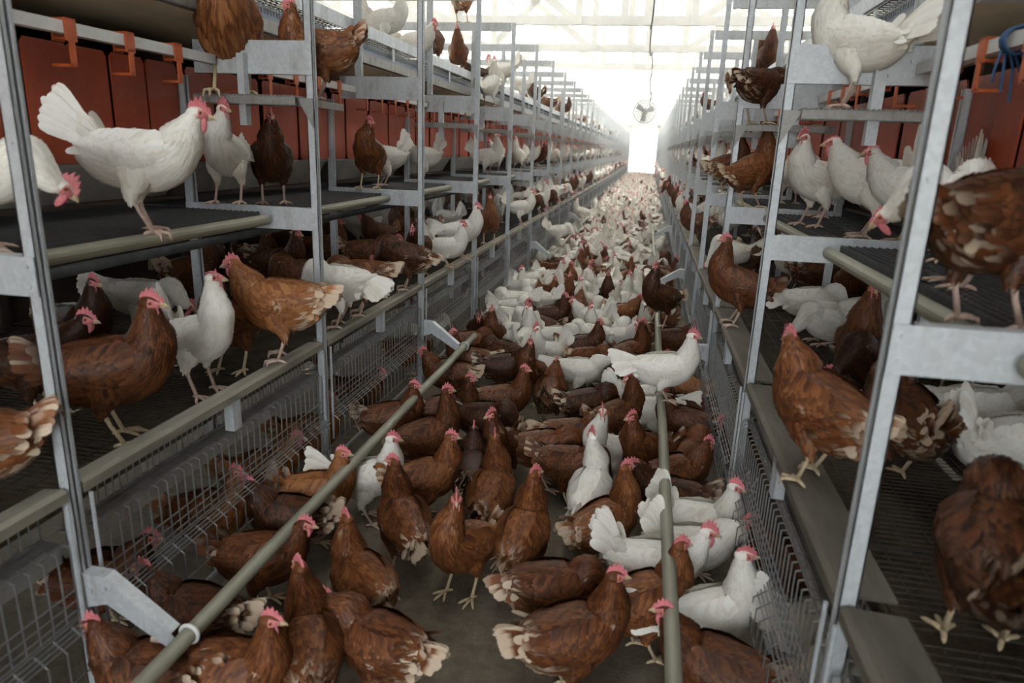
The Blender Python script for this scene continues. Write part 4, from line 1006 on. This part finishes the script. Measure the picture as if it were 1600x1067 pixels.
 (-0.665, 1.881, 0, 322, 'b', 'F', 'brown hen with white rump patch facing away beside the left aisle tube', {'head': 'tall', 'turn': -35, 'pitch': 22, 'tail': -10, 'shade': 0.48, 'palef': 1.0, 'scale': 0.88}),
 (-0.452, 1.79, 0, 205, 'b', 'F', 'ginger brown hen facing out with head turned left at aisle centre', {'turn': -42, 'pitch': 22, 'head': 'tall', 'tail': 28, 'shade': 0.6, 'palef': 0.5, 'scale': 0.88}),
 (-0.438, 2.134, 0, 4, 'b', 'F', 'brown hen seen from behind with one pale back feather, aisle centre', {'pitch': 26, 'head': 'tall', 'turn': -20, 'tail': 15, 'shade': 0.56, 'palef': 0.7, 'scale': 0.88}),
 (-0.69, 2.182, 0, 58, 'b', 'F', 'streaked brown hen facing right with pink face beside the left tube', {'pitch': 12, 'head': 'up', 'turn': 10, 'shade': 0.62, 'palef': 0.4, 'scale': 0.88}),
 (-0.894, 2.128, 0, 72, 'w', 'F', 'white hen crossed by the left aisle tube, pink face to the right', {'pitch': 10, 'head': 'up', 'tail': 40, 'flop': 20, 'scale': 0.88}),
 (-1.018, 1.808, 0, 262, 'b', 'F', 'dark brown hen with white tail beside the left wire front', {'head': 'relax', 'tail': 32, 'shade': 0.25, 'palef': 1.0, 'scale': 0.88}),
 (-1.018, 1.978, 0, 75, 'b', 'F', 'tan hen with white upright tail under the left wire front', {'head': 'up', 'tail': 62, 'shade': 0.85, 'palef': 0.8, 'scale': 0.88}),
 (-0.53, 1.334, 0, 288, 'b', 'F', 'long brown hen with white tail tip in the left foreground', {'head': 'reach', 'turn': -25, 'tail': 14, 'pitch': 2, 'shade': 0.46, 'palef': 1.0, 'scale': 0.88}),
 (-0.689, 1.276, 0, 332, 'b', 'F', 'brown hen seen from behind with pink comb at the bottom left', {'head': 'tall', 'turn': -25, 'pitch': 14, 'tail': 10, 'shade': 0.5, 'palef': 0.9, 'scale': 0.88}),
 (-0.821, 1.168, 0, 84, 'b', 'F', 'speckled brown hen with pale pink face at the bottom photo edge', {'head': 'up', 'pitch': 6, 'shade': 0.55, 'palef': 0.8, 'scale': 0.88}),
 (-0.984, 1.12, 0, 268, 'b', 'F', 'brown hen with round eye below the nearest left bracket', {'head': 'relax', 'shade': 0.42, 'scale': 0.88}),
 (-1.018, 1.326, 0, 268, 'b', 'F', 'dark hen with white tail in shade beside the nearest bracket', {'head': 'relax', 'tail': 20, 'shade': 0.25, 'palef': 1.0, 'scale': 0.88}),
 (-0.285, 1.899, 0, 12, 'b', 'F', 'tall brown hen walking away with pink comb, right of aisle centre', {'pitch': 30, 'head': 'tall', 'turn': 25, 'tail': -8, 'shade': 0.6, 'palef': 0.7, 'scale': 0.88}),
 (-0.106, 2.235, 0, 10, 'w', 'F', 'white hen with tail toward the viewer right of the tall walker', {'pitch': 22, 'head': 'tall', 'turn': -40, 'tail': -2, 'scale': 0.88}),
 (-0.042, 2.028, 0, 48, 'b', 'F', 'ginger hen with pale tail left of the right aisle tube', {'pitch': 16, 'head': 'tall', 'tail': 12, 'shade': 0.66, 'palef': 0.8, 'scale': 0.88}),
 (0.112, 1.82, 0, 84, 'w', 'F', 'front one of two white hens crossed by the right aisle tube', {'pitch': 2, 'head': 'relax', 'tail': 66, 'flop': 0, 'scale': 0.924}),
 (0.223, 1.949, 0, 82, 'w', 'F', 'rear one of two white hens crossed by the right tube, fanned tail', {'pitch': 4, 'head': 'reach', 'tail': 80, 'flop': 30, 'scale': 0.88}),
 (-0.163, 1.649, 0, 66, 'b', 'F', 'dark chestnut hen with lowered head in the right foreground', {'head': 'low', 'tail': 6, 'pitch': -2, 'shade': 0.42, 'palef': 0.8, 'scale': 0.88}),
 (-0.086, 1.457, 0, 62, 'b', 'F', 'large chestnut hen with white tail tip in the right foreground', {'pitch': 8, 'head': 'up', 'turn': 12, 'tail': 12, 'shade': 0.44, 'palef': 1.0, 'scale': 0.924}),
 (0.091, 1.651, 0, 60, 'b', 'F', 'ginger hen behind the right aisle tube facing the wire front', {'pitch': 14, 'head': 'up', 'tail': 10, 'shade': 0.6, 'palef': 0.3, 'scale': 0.88}),
 (0.259, 1.628, 0, 84, 'w', 'F', 'white hen between the ginger hen and the right wire front', {'pitch': 22, 'head': 'tall', 'tail': 10, 'flop': 30, 'scale': 0.88}),
 (0.252, 1.434, 0, 282, 'b', 'F', 'brown hen with lowered red face at the bottom right of aisle', {'head': 'relax', 'shade': 0.42, 'palef': 0.8, 'scale': 0.88}),
 (0.519, 1.45, 0, 200, 'w', 'RF', 'pale hen with purple comb behind the right wire front, bottom edge', {'head': 'relax', 'shade': 1.0, 'scale': 0.88}),
 (0.519, 1.644, 0, 80, 'w', 'RF', 'creamy hen seen through the nearest right wire front', {'head': 'low', 'shade': 1.0, 'scale': 0.88}),
 (0.163, 2.256, 0, 262, 'b', 'F', 'dark hen with dull red face just right of the right tube', {'head': 'relax', 'shade': 0.22, 'scale': 0.88}),
 (0.259, 2.115, 0, 105, 'w', 'F', 'white hen with slim raised tail close to the right wire front', {'head': 'up', 'tail': 72, 'scale': 0.88}),
 (0.194, 2.449, 0, 60, 'b', 'F', 'brown hen hidden behind the right tube below the balancing white hen', {'head': 'relax', 'shade': 0.45, 'scale': 0.88}),
 (0.259, 2.606, 0, 22, 'b', 'F', 'brown hen with white belly and rump facing the right wire front', {'pitch': 20, 'head': 'low', 'tail': -20, 'shade': 0.5, 'palef': 1.0, 'scale': 0.88}),
 (-0.075, 2.594, 0, 215, 'w', 'F', 'white hen with red comb facing left at aisle centre', {'turn': -40, 'pitch': 20, 'head': 'tall', 'tail': 25, 'flop': 10, 'scale': 0.88}),
 (-0.043, 2.99, 0, 62, 'b', 'F', 'slender brown hen looking right behind the red combed white hen', {'pitch': 20, 'head': 'tall', 'shade': 0.5, 'scale': 0.88}),
 (0.089, 2.639, 0, 235, 'b', 'F', 'brown hen facing left against the right aisle tube', {'pitch': 18, 'head': 'up', 'shade': 0.48, 'scale': 0.88}),
 (0.105, 3.075, 0, 255, 'w', 'F', 'large white hen under the balancing white hen', {'head': 'up', 'tail': 20, 'pitch': 0, 'scale': 0.924}),
 (-0.19, 3.118, 0, 66, 'b', 'F', 'very dark brown hen with head down left of the large white hen', {'head': 'low', 'shade': 0.18, 'scale': 0.88}),
 (-0.277, 3.615, 0, 76, 'w', 'F', 'white hen with long body and lowered neck left of the tube', {'head': 'reach', 'tail': 15, 'pitch': 0, 'scale': 0.88}),
 (-0.38, 3.211, 0, 4, 'b', 'F', 'brown hen seen from behind with pointed tail raised, aisle centre', {'pitch': 18, 'head': 'relax', 'tail': 52, 'shade': 0.5, 'palef': 0.7, 'scale': 0.88}),
 (-0.223, 2.713, 0, 86, 'b', 'F', 'brown hen with streaked tail lying low behind white hens', {'head': 'low', 'tail': 10, 'shade': 0.48, 'palef': 0.9, 'scale': 0.88}),
 (-0.304, 4.096, 0, 72, 'b', 'F', 'dark brown hen with red face looking right in the middle crowd', {'head': 'up', 'shade': 0.3, 'scale': 0.88}),
 (-0.271, 4.425, 0, 262, 'w', 'F', 'white hen with long trailing tail in the middle crowd', {'head': 'low', 'tail': 2, 'scale': 0.88}),
 (-0.013, 4.045, 0, 62, 'b', 'F', 'brown hen with upright neck left of the right tube', {'head': 'tall', 'pitch': 18, 'shade': 0.46, 'scale': 0.88}),
 (-0.322, 4.895, 0, 258, 'w', 'F', 'white hen with broad upright tail in the middle crowd', {'head': 'relax', 'tail': 66, 'scale': 0.88}),
 (-0.602, 4.839, 0, 80, 'b', 'F', 'dark chestnut hen with back turned in the middle crowd', {'head': 'up', 'shade': 0.32, 'scale': 0.88}),
 (-0.491, 4.268, 0, 95, 'w', 'F', 'white hen with slim pointed tail behind the dark face hen', {'head': 'peck', 'tail': 70, 'scale': 0.88}),
 (-0.101, 5.1, 0, 66, 'b', 'F', 'golden brown hen with fanned pale tail in the middle crowd', {'head': 'relax', 'tail': 48, 'shade': 0.68, 'palef': 0.9, 'scale': 0.88}),
 (-0.768, 5.38, 0, 268, 'w', 'F', 'white hen with broad tail right, lying near the left crowd edge', {'head': 'low', 'tail': 45, 'scale': 0.88}),
 (-0.913, 5.887, 0, 240, 'w', 'F', 'white hen facing left with red comb near the left wire front', {'head': 'up', 'pitch': 14, 'scale': 0.88}),
 (-0.802, 6.393, 0, 100, 'w', 'F', 'small white hen facing right near the left wire front', {'head': 'up', 'scale': 0.88}),
 (-0.536, 5.575, 0, 190, 'b', 'F', 'ginger brown hen facing the camera among white hens', {'head': 'tall', 'pitch': 22, 'shade': 0.55, 'scale': 0.88}),
 (-0.415, 5.455, 0, 200, 'w', 'F', 'white hen with dark red comb facing the camera in middle crowd', {'head': 'tall', 'pitch': 16, 'flop': 50, 'scale': 0.88}),
 (-0.241, 5.736, 0, 185, 'b', 'F', 'dark brown hen facing the camera, head high in middle crowd', {'head': 'tall', 'pitch': 24, 'shade': 0.25, 'scale': 0.88}),
 (-0.521, 3.499, 0, 200, 'b', 'F', 'brown hen with narrow neck beside the bluish white hen', {'head': 'tall', 'pitch': 24, 'turn': -30, 'shade': 0.42, 'scale': 0.88}),
 (-0.669, 4.145, 0, 20, 'w', 'F', 'bluish white hen seen from behind in the left crowd', {'pitch': 26, 'head': 'tall', 'scale': 0.88}),
 (-0.681, 3.555, 0, 80, 'b', 'F', 'very dark hen with speckled wing left of the narrow necked hen', {'head': 'relax', 'shade': 0.15, 'scale': 0.88}),
 (-0.79, 2.52, 0, 52, 'b', 'F', 'big brown hen with streaked neck under the left aisle tube', {'pitch': 10, 'head': 'tall', 'tail': 8, 'shade': 0.42, 'palef': 0.5, 'scale': 0.924}),
 (-1.004, 2.685, 0, 70, 'b', 'F', 'dusty brown hen beside the left wire front with pink face', {'head': 'up', 'shade': 0.46, 'palef': 0.6, 'scale': 0.88}),
 (-0.613, 2.796, 0, 95, 'b', 'F', 'very dark brown hen with head down at aisle centre left', {'head': 'low', 'shade': 0.18, 'scale': 0.88}),
 (-0.588, 3.056, 0, 72, 'b', 'F', 'brown hen facing right with pink comb at aisle centre left', {'head': 'up', 'shade': 0.5, 'pitch': 6, 'scale': 0.88}),
 (-0.483, 2.533, 0, 195, 'b', 'F', 'brown hen facing the camera with head tilted at aisle centre', {'head': 'up', 'pitch': 20, 'turn': 25, 'shade': 0.36, 'scale': 0.88}),
 (-0.89, 3.633, 0, 262, 'b', 'F', 'brown hen with white tail tip below the second left bracket', {'head': 'up', 'tail': 16, 'shade': 0.5, 'palef': 1.0, 'scale': 0.88}),
 (-0.941, 3.354, 0, 260, 'b', 'F', 'chestnut hen with pale tail under the left aisle tube end', {'head': 'relax', 'tail': 8, 'shade': 0.44, 'palef': 0.9, 'scale': 0.88}),
 (-1.278, 4.179, 0, 25, 'w', 'LF', 'pale dusty hen resting against the left wire front', {'head': 'low', 'shade': 1.0, 'tail': 20, 'scale': 0.88}),
 (-1.278, 2.445, 0, 72, 'b', 'LF', 'tan hen poking through under the left wire front, red face', {'head': 'up', 'shade': 0.95, 'palef': 0.3, 'scale': 0.88}),
 (-0.872, 4.181, 0, 185, 'b', 'F', 'brown hen with pink face beside the fourth left post base', {'head': 'tall', 'pitch': 20, 'shade': 0.42, 'scale': 0.88}),
 (-0.996, 4.297, 0, 170, 'b', 'F', 'dark chestnut hen between the left wire front and pink faced hen', {'head': 'relax', 'shade': 0.38, 'scale': 0.88}),
 (-0.795, 2.84, 0, 70, 'b', 'F', 'brown hen behind the big streaked neck hen', {'head': 'up', 'shade': 0.36, 'scale': 0.88}),
 (-0.547, 2.274, 0, 350, 'b', 'F', 'blackish brown hen beside the one with pale back feather', {'head': 'relax', 'shade': 0.12, 'scale': 0.88}),
 (-0.315, 2.555, 0, 80, 'b', 'F', 'chestnut hen with spread pale tail walking right at aisle centre', {'head': 'peck', 'tail': 20, 'shade': 0.5, 'palef': 0.9, 'scale': 0.88}),
 (0.259, 2.982, 0, 280, 'b', 'F', 'brown hen with pink comb between the right tube and wire front', {'head': 'up', 'shade': 0.4, 'scale': 0.88}),
 (0.258, 3.152, 0, 265, 'b', 'F', 'brown hen behind the balancing white hen, red face low', {'head': 'up', 'shade': 0.36, 'scale': 0.88}),
 (0.259, 3.499, 0, 285, 'b', 'F', 'tan hen with orange breast under the right bracket', {'head': 'up', 'pitch': 18, 'shade': 0.9, 'palef': 0.6, 'scale': 0.88}),
 (0.259, 4.455, 0, 85, 'b', 'F', 'brown hen with red face under the dark tube sitting hen', {'head': 'relax', 'shade': 0.42, 'scale': 0.88}),
 (0.258, 7.086, 0, 100, 'b', 'F', 'brown hen with slim head behind the dark tube sitting hen', {'head': 'up', 'shade': 0.45, 'scale': 0.88}),
 (-0.747, 4.297, 0, 120, 'w', 'F', 'creamy hen with brownish neck in the left middle crowd', {'head': 'tall', 'shade': 1.0, 'scale': 0.88}),
 (0.054, 3.262, 0, 80, 'w', 'F', 'white hen almost hidden behind the right tube and slender brown hen', {'head': 'up', 'scale': 0.88}),
 (-0.198, 2.432, 0, 100, 'b', 'F', 'brown hen stooping left of the red combed white hen', {'head': 'peck', 'shade': 0.42, 'scale': 0.88}),
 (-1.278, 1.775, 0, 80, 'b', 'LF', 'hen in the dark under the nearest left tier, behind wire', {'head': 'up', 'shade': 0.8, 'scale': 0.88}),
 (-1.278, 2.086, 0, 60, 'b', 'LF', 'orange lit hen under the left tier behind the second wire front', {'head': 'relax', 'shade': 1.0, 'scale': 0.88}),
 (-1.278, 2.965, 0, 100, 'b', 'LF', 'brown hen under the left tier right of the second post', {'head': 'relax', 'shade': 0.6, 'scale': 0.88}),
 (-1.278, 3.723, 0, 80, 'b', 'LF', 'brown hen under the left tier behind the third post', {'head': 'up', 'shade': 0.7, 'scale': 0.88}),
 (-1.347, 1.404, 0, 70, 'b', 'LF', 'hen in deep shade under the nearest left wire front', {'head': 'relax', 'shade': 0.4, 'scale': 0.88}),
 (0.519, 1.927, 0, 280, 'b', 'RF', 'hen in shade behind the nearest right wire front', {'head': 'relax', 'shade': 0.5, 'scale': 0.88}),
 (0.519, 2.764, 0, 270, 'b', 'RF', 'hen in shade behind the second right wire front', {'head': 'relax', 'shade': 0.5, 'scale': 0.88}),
]

WHERE = {'F': 'hens on the aisle floor', 'L': 'hens in the left row', 'R': 'hens in the right row', 'K': 'hens perched over the aisle'}
def put_hen(x, y, z, yaw, br, label, group, lod, **k):
    k = dict(k); k.pop('u', None)
    r = make_hen({'w': 'white_hen', 'b': 'brown_hen'}[br], (x, y, z), yaw, br, lod=lod, **k)
    return tag(r, label, 'hen', group)
TAKEN = []
for i, (x, y, z, yaw, br, surf, lab, k) in enumerate(HEROES):
    g = WHERE[surf[0]] if surf[-1] != 'F' or surf == 'F' else 'hens under the tiers'
    k = dict(k); k.setdefault('var', i % 5)
    put_hen(x, y, z, yaw, br, lab, g, 0 if y < 8 else 1, **k)
    TAKEN.append((x, y, z))
TAKEN = list(TAKEN)
def free(x, y, z, gap):
    for a, b_, c in TAKEN:
        if abs(c - z) < .12 and (a - x) ** 2 + (b_ - y) ** 2 < gap * gap: return False
    return True
rg = np.random.default_rng(21)
CAND = []                                       # (y, x, z, yaw, breed, place, pose)
def pose(rg, white, far=False):
    hd = rg.choice(['up', 'tall', 'relax', 'low', 'peck', 'reach'], p=[.17, .13, .24, .24, .14, .08] if far else [.3, .2, .2, .14, .08, .08])
    return dict(head=str(hd), turn=float(rg.choice([-40, 0, 0, 35])), pitch=float(rg.choice([4, 14])), var=int(rg.integers(2)),
                tail=float(rg.choice([25, 55, 70]) if white else rg.choice([8, 30])), flop=float(rg.choice([0, 50]) if white else 0),
                shade=float(rg.uniform(.25, .65)), palef=float(rg.uniform(.3, 1)), scale=float(rg.uniform(.84, .93)))
def try_put(x, y, z, gap, place, pw, yaw=None):
    if not free(x, y, z, gap): return False
    w = rg.random() < pw
    pz = pose(rg, w, y > 7.5)
    if place == 'floor' and (abs(x + .905) < .13 or abs(x - .14) < .13) and y < 11.6: pz['head'] = str(rg.choice(['low', 'peck'])); pz['tail'] = min(pz['tail'], 30.)
    TAKEN.append((x, y, z)); CAND.append((y, x, z, float(rg.uniform(0, 360)) if yaw is None else yaw, 'w' if w else 'b', place, pz))
    return True
# crowd on the aisle floor: thickens and whitens with distance
for t in range(9000):
    y = 3.4 + 35.5 * rg.random(); x = rg.uniform(XL + .16, XR - .16)
    if y < 5.2 and rg.random() < .5: continue
    try_put(x, y, 0, .19 if y > 5 else .23, 'floor', np.interp(y, [3.4, 5, 6.5, 9, 14], [.2, .45, .62, .78, .86]))
for s in (-1, 1):
    nm = SIDE[s]
    for t in range(1500):                        # lower tier, on the wire and on the perch board
        y = rg.uniform(1.2, 38); u = rg.uniform(.16, 1.1) if rg.random() < .75 else .05
        if y < 7 and u < .5: continue
        if y < 2.2: continue
        dens = .34 if y < 9 else .40
        if (y % 1.2) * 0 + rg.random() > .8: continue
        yy = Y0[s] + BAY * round((y - Y0[s]) / BAY)
        if u == .05 and abs(y - yy) < .10: continue
        try_put(X(s, u), y, .600 if u == .05 else .553, dens, nm + ' lower', np.interp(y, [2, 6, 10, 20], [.12, .4, .7, .85]), rg.uniform(60, 120) if u == .05 and s < 0 else (rg.uniform(240, 300) if u == .05 else None))
    for t in range(420):                         # middle tier
        y = rg.uniform(6.4 if s < 0 else 5.2, 38); u = rg.uniform(.27, .36)
        try_put(X(s, u), y, 1.071, .50, nm + ' middle', .82)
    for t in range(420):                         # upper tier
        y = rg.uniform(4.8 if s < 0 else 5.5, 38); u = rg.uniform(.45, .9)
        try_put(X(s, u), y, 1.872, .46, nm + ' upper', .62)
    for t in range(60):                          # in the dark under the tiers
        y = rg.uniform(2.0, 9); u = rg.uniform(.15, .9)
        try_put(X(s, u), y, 0, .5, nm + ' under', .15)
CAND.sort(key=lambda c: c[0])
def seen(c):
    """left out when wholly outside the frame"""
    d = np.array([c[1], c[0], c[2] + .2]) - np.array(EYE); zc = d @ FW
    if zc < .2: return False
    u, v = FPX * (d @ RT) / zc, FPX * (d @ UP) / zc
    return abs(u) < 800 + 130 / zc * 2 and abs(v) < 533 + 130 / zc * 2
CAND = [c for c in CAND if seen(c)]
NMAX = 300 - len(HEROES)
near, far = CAND[:NMAX], CAND[NMAX:]
# a name for each: by bay (counted from the camera) and order across or along it
from collections import defaultdict
cell = defaultdict(list)
def bayno(y, s=-1): return max(0, int((y - Y0[s]) // BAY))
for i, c in enumerate(near): cell[(c[5], bayno(c[0], 1 if c[5].startswith('right') else -1))].append(i)
LABEL = {}
HEADW = {'up': 'head up', 'tall': 'neck stretched', 'relax': 'neck relaxed', 'low': 'head lowered', 'peck': 'pecking down', 'reach': 'reaching forward'}
for (pl, kb), ids in cell.items():
    if pl == 'floor':
        ids.sort(key=lambda i: near[i][1])
        for n, i in enumerate(ids): LABEL[i] = '%s hen, %s, %s from left among the crowd of %s bay' % ('%s', HEADW[near[i][6]['head']], ORD[n], ORD[kb])
    else:
        ids.sort(key=lambda i: near[i][0]); sd, lv = pl.split(' ')
        wh = {'lower': 'on %s lower tier', 'middle': 'on %s middle tier', 'upper': 'on %s upper tier', 'under': 'in shade under %s tier'}[lv] % sd
        for n, i in enumerate(ids): LABEL[i] = '%s hen, %s, %s, %s bay, %s from the near post' % ('%s', HEADW[near[i][6]['head']], wh, ORD[kb], ORD[n])
for i, (y, x, z, yaw, br, pl, k) in enumerate(near):
    g = {'floor': WHERE['F'], 'left': WHERE['L'], 'right': WHERE['R']}[pl.split(' ')[0]]
    put_hen(x, y, z, yaw, br, LABEL[i] % {'w': 'white', 'b': 'brown'}[br], g, 1 if y > 5.5 else 0, **k)
# everything farther: one flock
fl = MB(); fmats = [M['white'], M['skin'], M['shank_pale'], M['comb'], M['beak'], M['brown']]
for (y, x, z, yaw, br, pl, k) in far:
    mb = hen_meshes(br, k['head'], 0, 'stand', 8, 58 if br == 'w' else 30, 0, 2, 0)
    a = -math.radians(yaw); R = np.array([[math.cos(a), -math.sin(a), 0], [math.sin(a), math.cos(a), 0], [0, 0, 1]])
    vs = np.concatenate(mb.v) @ R.T * k['scale'] + V(x, y, z)
    mi = [5 if (m == 0 and br == 'b') else m for m in mb.m]
    fl.add(vs, mb.f, mi, np.concatenate(mb.pl))
o = fl.build_plume('hen_flock', fmats)
o.color = (.45, .7, 0, 1)
tag(o, 'far flock of pale hens packing the aisle and tiers towards the bright doorway', 'hens', None, 'stuff')
